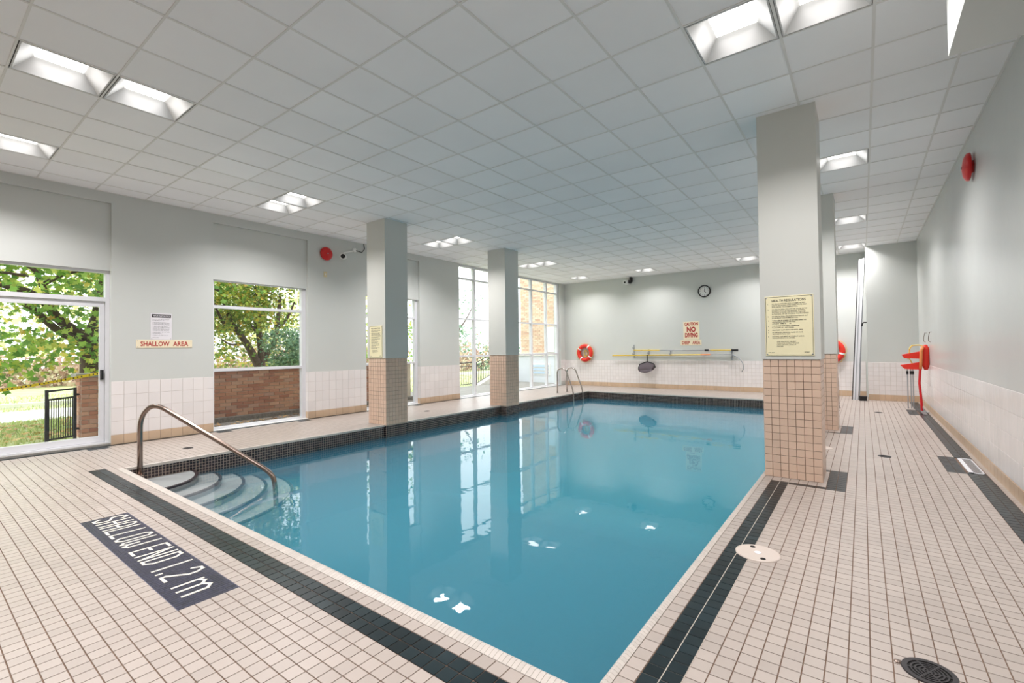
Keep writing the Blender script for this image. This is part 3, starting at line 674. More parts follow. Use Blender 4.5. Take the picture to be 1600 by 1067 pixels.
s1 = sign('health_sign', 'large cream health regulations sign on the right pillar nearest the camera', MC3, .45, .645, M['sign'], [('border', border(.45, .645, .008, .004), M['ink']), ('lettering', text_mesh(health(.45, .645), .022), M['ink'])])
MC1 = frame((-7.76, 5.639, 1.285), X_, Z_)
s2 = sign('health_sign', 'small yellowed rules notice on the left pillar facing the shallow end', MC1, .40, .62, M['sign'], [('border', border(.40, .62, .008, .004), M['ink']), ('lettering', text_mesh(health(.40, .62), .02), M['ink'])])
sign('area_sign', 'cream shallow area sign on the left wall beside the sliding door', frame((XL + .001, 2.365, 1.515), Y_, Z_), .79, .135, M['sign2'], [('letters', text_mesh([('SHALLOW', .055, .032, .075, .40, 'l'), ('AREA', .505, .032, .075, .225, 'l')], .022), M['redink'])])
bar_ = MB(); bar_.add([(.015, .37, 0), (.285, .37, 0), (.285, .425, 0), (.015, .425, 0)], [(0, 1, 2, 3)])
noteL = [('NOTICE TO ALL POOL USERS OF THIS BUILDING', .02, .335, .008, .24, 'l'), ('AND THEIR GUESTS AT ALL TIMES', .02, .318, .008, .17, 'l')]
for k, n_ in enumerate((40, 44, 43, 44, 0, 38, 44, 0, 44, 40, 42, 0, 43, 20, 24, 0, 40)):
    if n_: noteL.append(('NO LIFEGUARD ON DUTY SWIM AT YOUR OWN RISK PLEASE SHOWER'[:n_], .03, .285 - k * .0135, .0075, n_ * .0054, 'l'))
noteL += [('MANAGEMENT', .03, .03, .009, .09, 'l')]
ns = sign('notice_sign', 'small white notice with a black heading above the shallow area sign', frame((XL + .001, 2.555, 1.653), Y_, Z_), .30, .44, M['paper'], [('heading_bar', bar_, M['ink']), ('lettering', text_mesh(noteL, .006), M['ink'])])
put_text('heading_lettering', text_mesh([('IMPORTANT NOTICE', .15, .385, .026, .235, 'c')], .015), M['paper'], ns, frame((XL + .001, 2.555, 1.653), Y_, Z_) @ Matrix.Translation((0, 0, .0085)))
sign('caution_sign', 'cream caution no diving sign with dark red letters on the far wall', frame((-4.82, YF - .001, 1.665), X_, Z_), .52, .60, M['sign2'],
     [('letters', text_mesh([('CAUTION', .26, .475, .098, .44, 'c'), ('NO', .26, .265, .155, .29, 'c'), ('DIVING', .26, .085, .135, .41, 'c')], .05), M['redink'])])
sign('area_sign', 'cream deep area sign under the caution sign on the far wall', frame((-4.92, YF - .001, 1.475), X_, Z_), .68, .18, M['sign2'], [('letters', text_mesh([('DEEP', .05, .04, .10, .26, 'l'), ('AREA', .39, .04, .10, .25, 'l')], .03), M['redink'])])

# ------------------------------------------------------------------ things on the walls
def bell(M4, r, label):
    root = empty('fire_bell', M4.translation, label=label, cat='fire bell')
    q = MB(); q.lathe([(r, .03), (r, .045), (r * .96, .06), (r * .7, .082), (r * .3, .095), (.02, .098)], 40, M4); q.build('gong', M['red'], root, True)
    q = MB(); q.lathe([(r * .45, 0), (r * .45, .04)], 20, M4); q.build('back_box', M['red'], root)
    q = MB(); q.lathe([(.014, .096), (.014, .106), (.006, .11)], 12, M4); q.build('centre_bolt', M['alu_d'], root)
    return rebase(root)
bell(frame((XL, 5.71, 3.57), Y_, Z_), .145, 'round red fire bell on the left wall beside the security camera')
bell(frame((XR, 7.78, 3.545), -Y_, Z_), .165, 'round red fire bell high on the long right wall')
sw = MB(); sw.plate((0, 0, 0), Y_, Z_, .075, .118, .012, .004); sw.v = [(XL + p[0], 5.665 + p[1], 3.06 + p[2]) for p in sw.v]
sw = tag(sw.build('wall_switch', M['switch']), 'small beige wall plate under the left fire bell', 'switch')
q = MB(); q.plate((0, 0, 0), Y_, Z_, .018, .04, .012, .003); q.v = [(XL + .01 + p[0], 5.693 + p[1], 3.10 + p[2]) for p in q.v]; q.build('toggle', M['white'], sw)
# bullet camera on the left wall
def bullet(base, tip, label, wire):
    root = empty('security_camera', base, label=label, cat='camera'); b0, t0 = Vector(base), Vector(tip); d = (t0 - b0)
    M4 = Matrix.Translation(t0) @ d.to_track_quat('Z', 'Y').to_matrix().to_4x4()
    q = MB(); q.tube([b0, b0 + Vector((.03, 0, -.02)), t0 + Vector((-.04, .05, .10)), t0 + Vector((0, 0, .04))], .013, 8); q.build('bracket', M['white'], root)
    q = MB(); M5 = Matrix.Translation(t0) @ Vector((.72, -.69, -.06)).to_track_quat('Z', 'Y').to_matrix().to_4x4()
    q.lathe([(.045, -.12), (.062, -.09), (.066, .03), (.066, .05), (.05, .05)], 24, M5); q.build('housing', M['white'], root, True)
    q = MB(); q.lathe([(.05, .048), (.05, .05), (.02, .054)], 24, M5); q.build('camera_lens', M['black'], root)
    q = MB(); q.lathe([(.05, 0), (.05, .02), (.03, .03)], 18, frame(b0, Y_, Z_)); q.build('mount_plate', M['white'], root)
    q = MB(); q.tube(wire, .010, 6); q.build('cable', M['blackmetal'], root); return rebase(root)
bullet((XL, 6.44, 3.77), (XL + .16, 6.05, 3.545), 'white bullet camera with a cable on the left wall beside the red bell', [(XL + .02, 6.46, 3.77), (XL + .03, 6.62, 3.74), (XL + .03, 6.70, 3.83), (XL + .03, 6.68, 3.955)])
root = empty('security_camera', (-6.72, YF, 3.83), label='white box camera under the ceiling on the far wall', cat='camera')
part(root, 'housing', M['white'], (-6.80, -6.66, 15.66, 15.92, 3.70, 3.83)); part(root, 'camera_lens', M['black'], (-6.76, -6.70, 15.645, 15.665, 3.72, 3.78)); part(root, 'mount', M['blackmetal'], (-6.64, -6.58, 15.86, YF, 3.78, ZC), (-6.66, -6.58, 15.80, 15.90, 3.72, 3.84)); rebase(root)
# clock
ck = empty('wall_clock', (-4.12, YF, 3.245), label='round black rimmed clock with a white face on the far wall', cat='clock'); Mk = frame((-4.12, YF, 3.245), X_, Z_)
q = MB(); q.lathe([(.20, 0), (.20, .035), (.185, .05), (.165, .045), (.163, .02)], 40, Mk, cap=False); q.build('rim', M['black'], ck, True)
q = MB(); q.lathe([(.166, .018), (.166, .022)], 40, Mk); q.build('dial', M['white'], ck)
hm = text_mesh([(str(n_), .13 * math.sin(n_ * math.pi / 6), .13 * math.cos(n_ * math.pi / 6) - .014, .028, None, 'c') for n_ in range(1, 13)], .01); put_text('numerals', hm, M['ink'], ck, Mk @ Matrix.Translation((0, 0, .0232)))
for nm, a, L_, w_ in (('hour_hand', math.radians(134), .085, .010), ('minute_hand', math.radians(10), .12, .007)):
    q = MB(); dx_, dy_ = math.sin(a), math.cos(a); q.add([(-dy_ * w_, dx_ * w_, 0), (dy_ * w_, -dx_ * w_, 0), (dx_ * L_ + dy_ * w_ * .5, dy_ * L_ - dx_ * w_ * .5, 0), (dx_ * L_ - dy_ * w_ * .5, dy_ * L_ + dx_ * w_ * .5, 0)], [(0, 1, 2, 3)])
    q.v = [tuple(Mk @ Matrix.Translation((0, 0, .026)) @ Vector(p)) for p in q.v]; q.build(nm, M['ink'], ck)
rebase(ck)
# life rings
def ring(c, label, tilt=0.0):
    root = empty('life_ring', c, label=label, cat='life ring'); Mr = Matrix.Translation((c[0], c[1], c[2])) @ frame((0, 0, 0), X_, Z_) @ Matrix.Rotation(tilt, 4, 'Z')
    q = MB(); q.torus(.262, .072, Mr); q.build('ring', M['redfoam'], root, True)
    for k in range(4):
        a = math.pi / 4 + k * math.pi / 2; q = MB(); q.torus(.262, .0745, Mr, a - .09, a + .09, 6, 14); q.build('band', M['white'], root, True)
    q = MB(); pts = []
    for k in range(49):
        a = math.pi / 4 + k * 2 * math.pi / 48; rr = .338 + .03 * abs(math.sin(2 * (a - math.pi / 4))); pts.append(tuple(Mr @ Vector((rr * math.cos(a), rr * math.sin(a), .02))))
    q.tube(pts, .006, 6); q.build('grab_rope', M['yellowcord'], root); return rebase(root)
ring((-8.50, YF - .085, 1.245), 'orange-red life ring with white bands on the far wall left of the poles', .2)
ring((-.72, YF - .085, 1.255), 'red life ring half hidden behind the right pillars', .5)
tl = empty('throw_line', (-8.50, YF, 1.245), label='coiled yellow throw line hanging inside the orange-red life ring', cat='rope')
for k in range(4):
    q = MB(); Mr = Matrix.Translation((-8.49 + k * .008, YF - .03 - k * .016, 1.22)) @ frame((0, 0, 0), X_, Z_) @ Matrix.Scale(.62, 4, (1, 0, 0)); q.torus(.13 - k * .008, .011, Mr, n=28, m=6); q.build('coil', M['yellowcord'], tl, True)
part(tl, 'tag', M['paper'], (-8.56, -8.44, YF - .012, YF - .004, 1.16, 1.34)); part(tl, 'hook', M['steel'], (-8.51, -8.49, YF - .12, YF, 1.50, 1.52), (-8.51, -8.49, YF - .12, YF - .105, 1.50, 1.55)); rebase(tl)
# pole rack
def bracket(x, z0, z1, n_, label):
    root = empty('pole_bracket', (x, YF, z0), label=label, cat='bracket'); part(root, 'plate', M['alu_d'], (x - .02, x + .02, YF - .02, YF, z0, z1))
    for k in range(n_):
        z = z0 + (z1 - z0) * (.3 + .45 * k); part(root, 'arm', M['alu_d'], (x - .012, x + .012, YF - .14, YF - .02, z - .02, z), (x - .012, x + .012, YF - .14, YF - .128, z, z + .04))
    return rebase(root)
bracket(-6.57, 1.06, 1.52, 2, 'tall grey bracket at the left end of the pole rack')
bracket(-3.32, .98, 1.35, 2, 'dark bracket at the right end of the pole rack')
bracket(-6.03, 1.16, 1.36, 1, 'small hook bracket above the skimmer net'); bracket(-5.26, 1.14, 1.30, 1, 'small hook bracket in the middle of the pole rack')
q = MB(); q.tube([(-6.55, YF - .10, 1.325), (-3.18, YF - .10, 1.30)], .016, 10); p1 = tag(q.build('telescopic_pole', M['alu_d']), 'thin grey and yellow telescopic pole on the upper rack', 'pole')
q = MB(); q.tube([(-6.55, YF - .10, 1.3255), (-5.6, YF - .10, 1.318)], .0175, 10); q.build('yellow_sleeve', M['yellow'], p1); q = MB(); q.tube([(-3.95, YF - .10, 1.306), (-3.3, YF - .10, 1.301)], .0175, 10); q.build('yellow_sleeve', M['yellow'], p1)
q = MB(); q.tube([(-4.12, YF - .10, 1.307), (-4.0, YF - .10, 1.306)], .032, 10); q.build('grip', M['black'], p1)
q = MB(); q.tube([(-3.32, YF - .10, 1.301), (-3.12, YF - .10, 1.30)], .034, 10); q.build('end_fitting', M['black'], p1)
q = MB(); q.tube([(-7.36, YF - .10, 1.14), (-3.95, YF - .10, 1.165)], .022, 10); p2 = tag(q.build('rescue_pole', M['yellow']), 'long yellow rescue pole with a curved crook on the lower rack', 'pole')
q = MB(); q.tube([(-4.25, YF - .10, 1.163), (-3.95, YF - .10, 1.165)], .0235, 10); q.build('orange_band', M['orange'], p2)
q = MB(); pts = [(-3.95, YF - .10, 1.165), (-3.42, YF - .10, 1.17)] + [(-3.42 + .44 * math.sin(a), YF - .10, .78 + .39 * math.cos(a)) for a in [k * math.pi / 2 / 8 for k in range(1, 10)]] + [(-3.03, YF - .10, .62)]
q.tube(pts, .014, 8); q.build('crook', M['alu_d'], p2, True)
nt_ = empty('skimmer_net', (-6.05, YF, 1.1), label='dark leaf skimmer net hanging from the pole rack', cat='net')
q = MB(); q.tube([(-6.04, YF - .13, 1.16), (-6.04, YF - .14, .92)], .018, 8); q.build('handle', M['black'], nt_)
q = MB(); rim = [(-6.04, YF - .14, .93), (-5.80, YF - .15, .86), (-5.74, YF - .16, .74), (-5.88, YF - .17, .68), (-6.2, YF - .17, .66), (-6.36, YF - .16, .70), (-6.30, YF - .15, .84), (-6.04, YF - .14, .93)]; q.tube(rim, .016, 8); q.build('rim', M['black'], nt_, True)
q = MB(); rows_ = []
for k in range(6):
    f = k / 5; rows_.append([((1 - f) * p[0] + f * (-6.13) + f * (1 - f) * (p[0] + 6.05) * .9, p[1] - .05 * math.sin(f * 3) * 1.0, (1 - f) * p[2] + f * .53 - f * (1 - f) * .12) for p in rim[:-1]])
q.add([p for r in rows_ for p in r], [(k * 7 + j, k * 7 + (j + 1) % 7, (k + 1) * 7 + (j + 1) % 7, (k + 1) * 7 + j) for k in range(5) for j in range(7)]); q.build('net_bag', M['net'], nt_, True); rebase(nt_)
# rescue gear at the far end of the right wall
rg = empty('rescue_float', (.95, 13.1, 0), label='red rescue float with two wedge blocks and hanging straps on the right wall', cat='rescue gear')
q = MB(); q.tube([(XR - .055, 12.98, .88), (XR - .06, 13.0, 1.0), (XR - .06, 13.0, 1.30), (XR - .055, 12.98, 1.40)], [.03, .075, .075, .03], 12); q.build('float_body', M['redfoam'], rg, True)
q = MB(); q.tube([(XR - .15, 12.9, .9), (XR - .14, 12.9, 1.05), (XR - .13, 12.9, 1.28), (XR - .10, 12.92, 1.37)], .026, 8); q.build('edge_roll', M['orange'], rg, True)
for z in (1.17, .945):
    q = MB(); q.add([(.66 + (0 if z > 1 else -.03), 12.95, z + .03), (.70, 12.95, z - .05), (.98, 12.95, z - .06), (.98, 12.95, z + .10)] + [(.66 + (0 if z > 1 else -.03), 13.12, z + .03), (.70, 13.12, z - .05), (.98, 13.12, z - .06), (.98, 13.12, z + .10)], [(0, 1, 2, 3), (7, 6, 5, 4), (0, 4, 5, 1), (1, 5, 6, 2), (2, 6, 7, 3), (3, 7, 4, 0)]); q.build('wedge_block', M['redfoam'], rg)
q = MB(); q.tube([(.78, 13.02, 1.30), (.83, 13.02, 1.39), (.93, 13.0, 1.40), (1.0, 13.0, 1.38)], .012, 6); q.tube([(.76, 13.03, 1.10), (.80, 13.03, 1.36), (.86, 13.03, 1.40)], .010, 6); q.tube([(.78, 13.0, 1.12), (.84, 13.0, .98)], .010, 6); q.build('yellow_harness', M['yellowcord'], rg)
for x in (.745, .80, .835):
    q = MB(); q.box(x - .010, x + .010, 13.03, 13.036, .05, .89); q.build('strap', M['alu_d'], rg)
    q = MB(); q.box(x - .018, x + .018, 13.015, 13.05, .78, .85); q.build('buckle', M['black'], rg)
q = MB(); q.tube([(.95, 12.96, .92), (.93, 12.95, .6), (.95, 12.92, .25), (.955, 12.9, .03)], .022, 6); q.build('long_strap', M['redstrap'], rg)
q = MB(); q.tube([(.965, 12.9, .12), (.99, 12.87, .03), (1.04, 12.8, .012), (1.06, 12.78, .02)], .008, 6); q.build('cord', M['alu_d'], rg); rebase(rg)
for y, lb in ((13.35, 'steel wall hook above the red rescue float, farther one'), (12.45, 'steel wall hook above the red rescue float, nearer one')):
    q = MB(); q.tube([(XR, y, 1.66), (XR - .03, y, 1.66), (XR - .05, y, 1.56), (XR - .05, y, 1.48), (XR - .02, y, 1.46)], .007, 6); tag(q.build('wall_hook', M['steel']), lb, 'hook')
# leaning folded aluminium panels in the far niche
lp = empty('leaning_panel', (-.22, 15.0, 0), label='tall folded white aluminium panel leaning against the wall projection', cat='panel')
def leaner(x0, w_, y0, y1, xt, zt, name, m, th=.03):
    q = MB(); A_ = [(x0, y0, 0), (x0 + w_, y0, 0), (x0 + w_, y0 + th, 0), (x0, y0 + th, 0)]; B2 = [(xt, y1, zt), (xt + w_, y1, zt), (xt + w_, y1 + th, zt), (xt, y1 + th, zt)]
    q.add(A_ + B2, [(3, 2, 1, 0), (4, 5, 6, 7), (0, 1, 5, 4), (1, 2, 6, 5), (2, 3, 7, 6), (3, 0, 4, 7)]); q.build(name, m, lp)
leaner(-.235, .105, 14.95, 15.30, -.035, 3.68, 'front_leaf', M['alu']); leaner(-.125, .035, 14.98, 15.33, .045, 3.70, 'side_flange', M['alu_d'], .05)
leaner(-.262, .022, 14.97, 15.32, -.055, 3.64, 'edge_seal', M['blackmetal'], .02); leaner(-.20, .018, 14.943, 15.293, -.005, 3.66, 'rib', M['alu_d'], .01); rebase(lp)
q = MB(); q.tube([(.09, 15.2, 2.0), (.03, 15.15, 2.0), (.0, 15.14, 1.97), (-.01, 15.14, 1.9)], .016, 8); tag(q.build('wall_hook', M['black']), 'black hook on the wall projection beside the leaning panel', 'hook')
bx = empty('bait_box', (-.02, 14.85, 0), label='small black box on the deck beside the leaning panel', cat='box')
part(bx, 'body', M['black'], (-.10, .055, 14.80, 14.97, 0, .10)); part(bx, 'lid', M['blackmetal'], (-.105, .06, 14.795, 14.975, .10, .115)); rebase(bx)

# ------------------------------------------------------------------ rails, drains, covers
def bezier(pts, n=10, rad=.16):                                   # polyline with rounded corners
    pts = [Vector(p) for p in pts]; out = [pts[0]]
    for a, b_, c in zip(pts, pts[1:], pts[2:]):
        d0 = (a - b_).normalized() * min(rad, (a - b_).length * .48); d1 = (c - b_).normalized() * min(rad, (c - b_).length * .48)
        for k in range(n + 1):
            t = k / n; out.append((b_ + d0) * (1 - t) ** 2 + b_ * 2 * t * (1 - t) + (b_ + d1) * t * t)
    return out + [pts[-1]]
hr = empty('handrail', (-7.28, 1.87, -.12), label='bronzed steel handrail running down into the corner steps', cat='handrail')
q = MB(); q.tube(bezier([(-7.28, 1.87, -.10), (-7.28, 1.87, .64), (-7.14, 1.98, .80), (-6.00, 2.88, -.10), (-5.96, 2.91, -.24), (-5.95, 2.92, -.80)], 8, .17), .029, 16); q.build('tube', M['steel_b'], hr, True)
for p in ((-7.28, 1.87, -.118), (-5.95, 2.92, -.808)):
    q = MB(); q.lathe([(.05, 0), (.05, .012), (.034, .02)], 18, Matrix.Translation(p)); q.build('base_flange', M['steel_b'], hr)
rebase(hr)
def ladder(x, y0, y1, sgn, label):
    t = empty('pool_ladder', (x, (y0 + y1) / 2, 0), label=label, cat='pool ladder')
    for y in (y0, y1):
        q = MB(); q.tube(bezier([(x, y, 0), (x, y, .78), (x + sgn * .30, y, .80), (x + sgn * .56, y + .02, .10), (x + sgn * .58, y + .02, -.30), (x + sgn * .58, y + .02, -1.5)], 7, .16), .022, 12); q.build('side_rail', M['steel'], t, True)
        q = MB(); q.lathe([(.045, 0), (.045, .008), (.028, .016)], 16, Matrix.Translation((x, y, 0))); q.build('base_flange', M['steel'], t)
    for k in range(3):
        z = -.42 - .3 * k; q = MB(); q.box(x + sgn * .54, x + sgn * .63, y0 + .02, y1 + .02, z - .015, z + .015); q.build('tread', M['steel'], t)
    return rebase(t)
ladder(-7.82, 12.76, 13.36, 1, 'steel pool ladder with twin hoops at the far left pool edge')
ladder(-.47, 12.3, 12.86, -1, 'steel pool ladder mostly hidden behind the rear right pillar')
# round cast drain in the near right deck: rings, spokes, two lugs
fd = empty('floor_drain', (.20, 2.70, 0), label='round dark slotted floor drain with lugs, nearest on the right walkway', cat='floor drain')
q = MB(); q.lathe([(.0, .0012), (.088, .0012)], 32, Matrix.Translation((.20, 2.70, 0)), cap=False); q.build('sump', M['hole'], fd)
q = MB(); T = Matrix.Translation((.20, 2.70, .002)); ang = [k * math.pi / 3 for k in range(6)]
for r0 in (.020, .034, .048, .062): q.lathe([(r0 - .0032, 0), (r0 - .0032, .003), (r0 + .0032, .003), (r0 + .0032, 0)], 32, T, cap=False)
q.lathe([(.074, 0), (.074, .004), (.094, .004), (.096, -.002)], 36, T, cap=False); q.lathe([(0, .003), (.010, .003), (.010, 0)], 14, T, cap=False)
for a in ang: 
    c, s_ = math.cos(a), math.sin(a); q.add([(.20 + c * r0 - s_ * h_, 2.70 + s_ * r0 + c * h_, .0052) for r0, h_ in ((.008, -.003), (.078, -.004), (.078, .004), (.008, .003))], [(0, 1, 2, 3)])
q.build('grate', M['blackmetal'], fd)
for sx in (-.105, .105):
    q = MB(); q.lathe([(.014, 0), (.014, .004), (.006, .005)], 14, Matrix.Translation((.20 + sx, 2.70 - sx * .12, .001))); q.build('lug', M['steel_b'], fd)
rebase(fd)
for (x, y), lb in (((.19, 7.58), 'small dark floor drain in the middle of the right walkway'), ((.23, 12.4), 'small dark floor drain near the far end of the right walkway'), ((-8.10, 2.66), 'small dark floor drain on the left deck near the handrail'), ((-8.16, 7.50), 'small dark floor drain on the left deck between the pillars')):
    t = empty('floor_drain', (x, y, 0), label=lb, cat='floor drain'); q = MB(); q.lathe([(0, .001), (.06, .001)], 20, Matrix.Translation((x, y, 0)), cap=False); q.build('sump', M['hole'], t)
    q = MB()
    for r0 in (.015, .03, .045): q.lathe([(r0 - .003, 0), (r0 - .003, .003), (r0 + .003, .003), (r0 + .003, 0)], 20, Matrix.Translation((x, y, .001)), cap=False)
    q.lathe([(.054, 0), (.054, .004), (.068, .003), (.069, -.001)], 24, Matrix.Translation((x, y, .001)), cap=False); q.build('grate', M['blackmetal'], t); rebase(t)
# skimmer lid
sk = empty('pool_skimmer', (-.605, 3.57, 0), label='round cream skimmer cover in the deck by the right pool edge', cat='skimmer'); T = Matrix.Translation((-.605, 3.57, 0))
q = MB(); q.lathe([(.138, -.002), (.138, .006), (.128, .009), (.118, .006), (0, .006)], 48, T, cap=False); q.build('cover', M['lid'], sk, True)
for sx, sy in ((-.045, .085), (.045, -.085)):
    q = MB(); q.lathe([(.017, .0062), (.017, .0075), (0, .0075)], 16, T @ Matrix.Translation((sx, sy, 0)), cap=False); q.build('finger_hole', M['hole'], sk)
q = MB(); q.lathe([(.022, .006), (.022, .0085), (0, .0085)], 20, T, cap=False); q.build('centre_label', M['paper'], sk); rebase(sk)
sk2 = empty('pool_skimmer', (-.50, 7.75, 0), label='pale skimmer cover behind the sign pillar, nearly hidden', cat='skimmer'); T = Matrix.Translation((-.50, 7.75, 0))
q = MB(); q.lathe([(.138, -.002), (.138, .006), (.128, .009), (.118, .006), (0, .006)], 48, T, cap=False); q.build('cover', M['lid'], sk2, True); rebase(sk2)
# air grates in the deck by the right wall
for n_, (x0, x1, y0, y1) in enumerate(grates):
    t = empty('floor_grate', (x0, y0, 0), label=('metal slotted deck grate with a pale frame by the right wall' if n_ == 0 else 'darker slotted deck grate below the red rescue float'), cat='floor grate')
    fm = M['alu'] if n_ == 0 else M['blackmetal']
    part(t, 'frame', fm, (x0, x0 + .04, y0, y1, -.01, .004), (x1 - .012, x1, y0, y1, -.01, .004), (x0, x1, y0, y0 + .03, -.01, .004), (x0, x1, y1 - .03, y1, -.01, .004))
    part(t, 'sump', M['hole'], (x0 + .03, x1 - .01, y0 + .02, y1 - .02, -.02, -.006))
    for k in range(5):
        xx = x0 + .048 + k * .0145; part(t, 'slat', M['alu_d'], (xx, xx + .006, y0 + .03, y1 - .03, -.006, .003))
    rebase(t)
# small label plates are left to the signs; pool-edge depth marks on the far deck
# ------------------------------------------------------------------ outside
gq = MB(); gq.box(-70, XL - .32, -30, 70, -.5, -.06); gnd = tag(gq.build('ground', M['lawn']), label='autumn lawn outside the windows', kind='structure')
pv = MB(); pv.box(-17.6, -14.9, -20, 9.5, -.07, -.04); tag(pv.build('footpath', M['concrete']), label='pale concrete footpath across the lawn', kind='structure')
ap = MB(); ap.box(-12.6, XL - .3, 9.3, 18, -.07, -.03); ap.box(-10.7, XL - .3, -6, 9.3, -.07, -.035); tag(ap.build('outer_paving', M['concrete_d']), label='grey paving along the outside of the window wall', kind='structure')
kb = MB(); kb.box(-19.2, -19.0, -20, 40, -.06, .06); tag(kb.build('kerb', M['concrete']), label='low pale kerb beyond the footpath', kind='structure')
rnd = random.Random(3)
gb = MB()
for k in range(16000):
    x = rnd.uniform(-14.9, -11.15); y = rnd.uniform(-2.5, 4.5)
    if k % 3 == 0: x = rnd.uniform(-24, -17.6); y = rnd.uniform(0, 10)
    if k % 7 == 0: x = rnd.uniform(-20, -12.7); y = rnd.uniform(11, 20)
    a = rnd.uniform(0, 6.28); h_ = rnd.uniform(.04, .10); w_ = .012; lx, ly = rnd.uniform(-.04, .04), rnd.uniform(-.04, .04)
    gb.add([(x - w_ * math.cos(a), y - w_ * math.sin(a), -.06), (x + w_ * math.cos(a), y + w_ * math.sin(a), -.06), (x + lx, y + ly, -.06 + h_)], [(0, 1, 2)])
tag(gb.build('grass', M['blade']), 'short autumn grass growing on the lawn outside', kind='stuff')
def leafpts(c, n_, tx, sz):
    """maple leaf outline: five lobes"""
    n_, tx = Vector(n_).normalized(), Vector(tx); a = (tx - n_ * tx.dot(n_)); a = a.normalized() if a.length > 1e-4 else n_.orthogonal().normalized(); b_ = n_.cross(a)
    P2 = ((0, -.5), (.18, -.22), (.5, -.12), (.32, .1), (.42, .34), (.16, .24), (0, .55), (-.16, .24), (-.42, .34), (-.32, .1), (-.5, -.12), (-.18, -.22))
    c = Vector(c); return [tuple(c + a * (x * sz) + b_ * (y * sz) + n_ * (-.12 * sz * abs(x) * 2)) for x, y in P2]
LF = [(11, 0, 1), (1, 2, 3), (1, 3, 11), (3, 4, 5), (3, 5, 7), (5, 6, 7), (7, 8, 9), (3, 7, 9), (3, 9, 11), (9, 10, 11)]
fa = MB()
for k in range(420):
    x = rnd.uniform(-14.5, -11.15); y = rnd.uniform(-1, 4.2)
    fa.add(leafpts((x, y, -.02 + rnd.uniform(0, .03)), (rnd.gauss(0, .25), rnd.gauss(0, .25), 1), (rnd.gauss(0, 1), rnd.gauss(0, 1), 0), rnd.uniform(.08, .16)), LF)
for k in range(160):
    fa.add(leafpts((rnd.uniform(-10.5, -9.9), rnd.uniform(3.5, 8.6), -.02 + rnd.uniform(0, .03)), (rnd.gauss(0, .25), rnd.gauss(0, .25), 1), (rnd.gauss(0, 1), rnd.gauss(0, 1), 0), rnd.uniform(.06, .12)), LF)
tag(fa.build('leaf_litter', M['fallen']), 'fallen brown and tan leaves scattered on the lawn and mulch', kind='stuff')
mu = MB(); mu.box(-10.66, -9.9, 3.3, 9.0, -.05, -.02); mu.box(-10.68, -10.55, 2.2, 9.2, -.05, .08); tag(mu.build('mulch_strip', M['mulch']), 'grey mulch strip at the foot of the low brick wall', kind='stuff')
def bricks(root, o_, r, nx_, nz, L, h_, name, m_o, m_i, objects, depth=.1, keep=None):
    o_, r = Vector(o_), Vector(r); alls = MB(); cache = {}
    n_ = r.cross(Z_)
    for j in range(nz):
        off = 0 if j % 2 == 0 else -L / 2
        for i in range(nx_ + 1):
            a0 = max(0, off + i * L); a1 = min(nx_ * L, off + (i + 1) * L)
            if a1 - a0 < .03: continue
            if keep and not keep(a0, a1, j): continue
            p = o_ + r * (a0 + .005) + Z_ * (j * h_ + .005) + n_ * rnd.uniform(-.003, .003); sz = round(a1 - a0 - .01, 3)
            if objects:
                if sz not in cache:
                    t = MB(); t.plate((0, 0, 0), r, Z_, sz, h_ - .010, .014, .003); cache[sz] = t.mesh(name, m_o)
                link(name, cache[sz], root, p)
            else: alls.plate(p, r, Z_, sz, h_ - .010, .014, .003)
    if not objects:
        o = alls.build(name, m_i, root); o['kind'] = 'stuff'
# low brick garden wall parallel to the windows
gw = MB(); gw.box(-11.0, -10.70, 1.93, 9.2, -.1, 1.03); gwall = tag(gw.build('garden_wall', M['mortar']), 'low red-brown brick garden wall outside the windows', 'brick wall')
BH, BL = .0735, .225
bricks(gwall, (-10.70, 3.85, .0), Y_, 9, 14, BL, BH, 'brick', M['brick'], None, True)
bricks(gwall, (-10.70, 1.93, .0), Y_, 2, 14, .21, BH, 'brick', M['brick'], None, True)
M['brick2'] = ramp_mat('red_brown_brick_far', [(0, srgb(168, 114, 94)), (.4, srgb(190, 138, 114)), (.75, srgb(206, 160, 134)), (1, srgb(184, 146, 130))], 'island', .85)
bricks(gwall, (-10.70, 2.40, .0), Y_, 6, 14, BL, BH, 'brick', None, M['brick2'], False); bricks(gwall, (-10.70, 5.90, .0), Y_, 14, 14, BL, BH, 'brick', None, M['brick2'], False)
bricks(gwall, (-11.0, 1.93, 0), X_, 1, 14, .30, BH, 'brick', M['brick'], None, True)
part(gwall, 'cap', M['concrete_d'], (-11.06, -10.64, 1.86, 9.25, 1.03, 1.09))
# iron gate hinged on the wall end
gt = empty('iron_gate', (-10.72, 1.5, -.06), label='small black iron picket gate beside the end of the low brick wall', cat='gate')
def post(x, y, z0, z1, t, name, root, m=M['blackmetal']): return part(root, name, m, (x - t, x + t, y - t, y + t, z0, z1))
post(-10.72, 1.515, -.06, .84, .022, 'stile', gt); post(-10.76, 1.865, -.04, .86, .02, 'stile', gt)
for z in (.83, .69, .03): q = MB(); q.tube([(-10.72, 1.51, z - .012), (-10.76, 1.87, z + .012)], .016, 6); q.build('rail', M['blackmetal'], gt)
for k in range(11):
    f = (k + 1) / 12; q = MB(); q.tube([(-10.72 - .04 * f, 1.515 + .35 * f, .03), (-10.72 - .04 * f, 1.515 + .35 * f, .69)], .0065, 6); q.build('picket', M['blackmetal'], gt)
for z in (.16, .74): q = MB(); q.tube([(-10.76, 1.88, z), (-10.76, 1.94, z)], .018, 8); q.build('hinge', M['blackmetal'], gt)
rebase(gt)
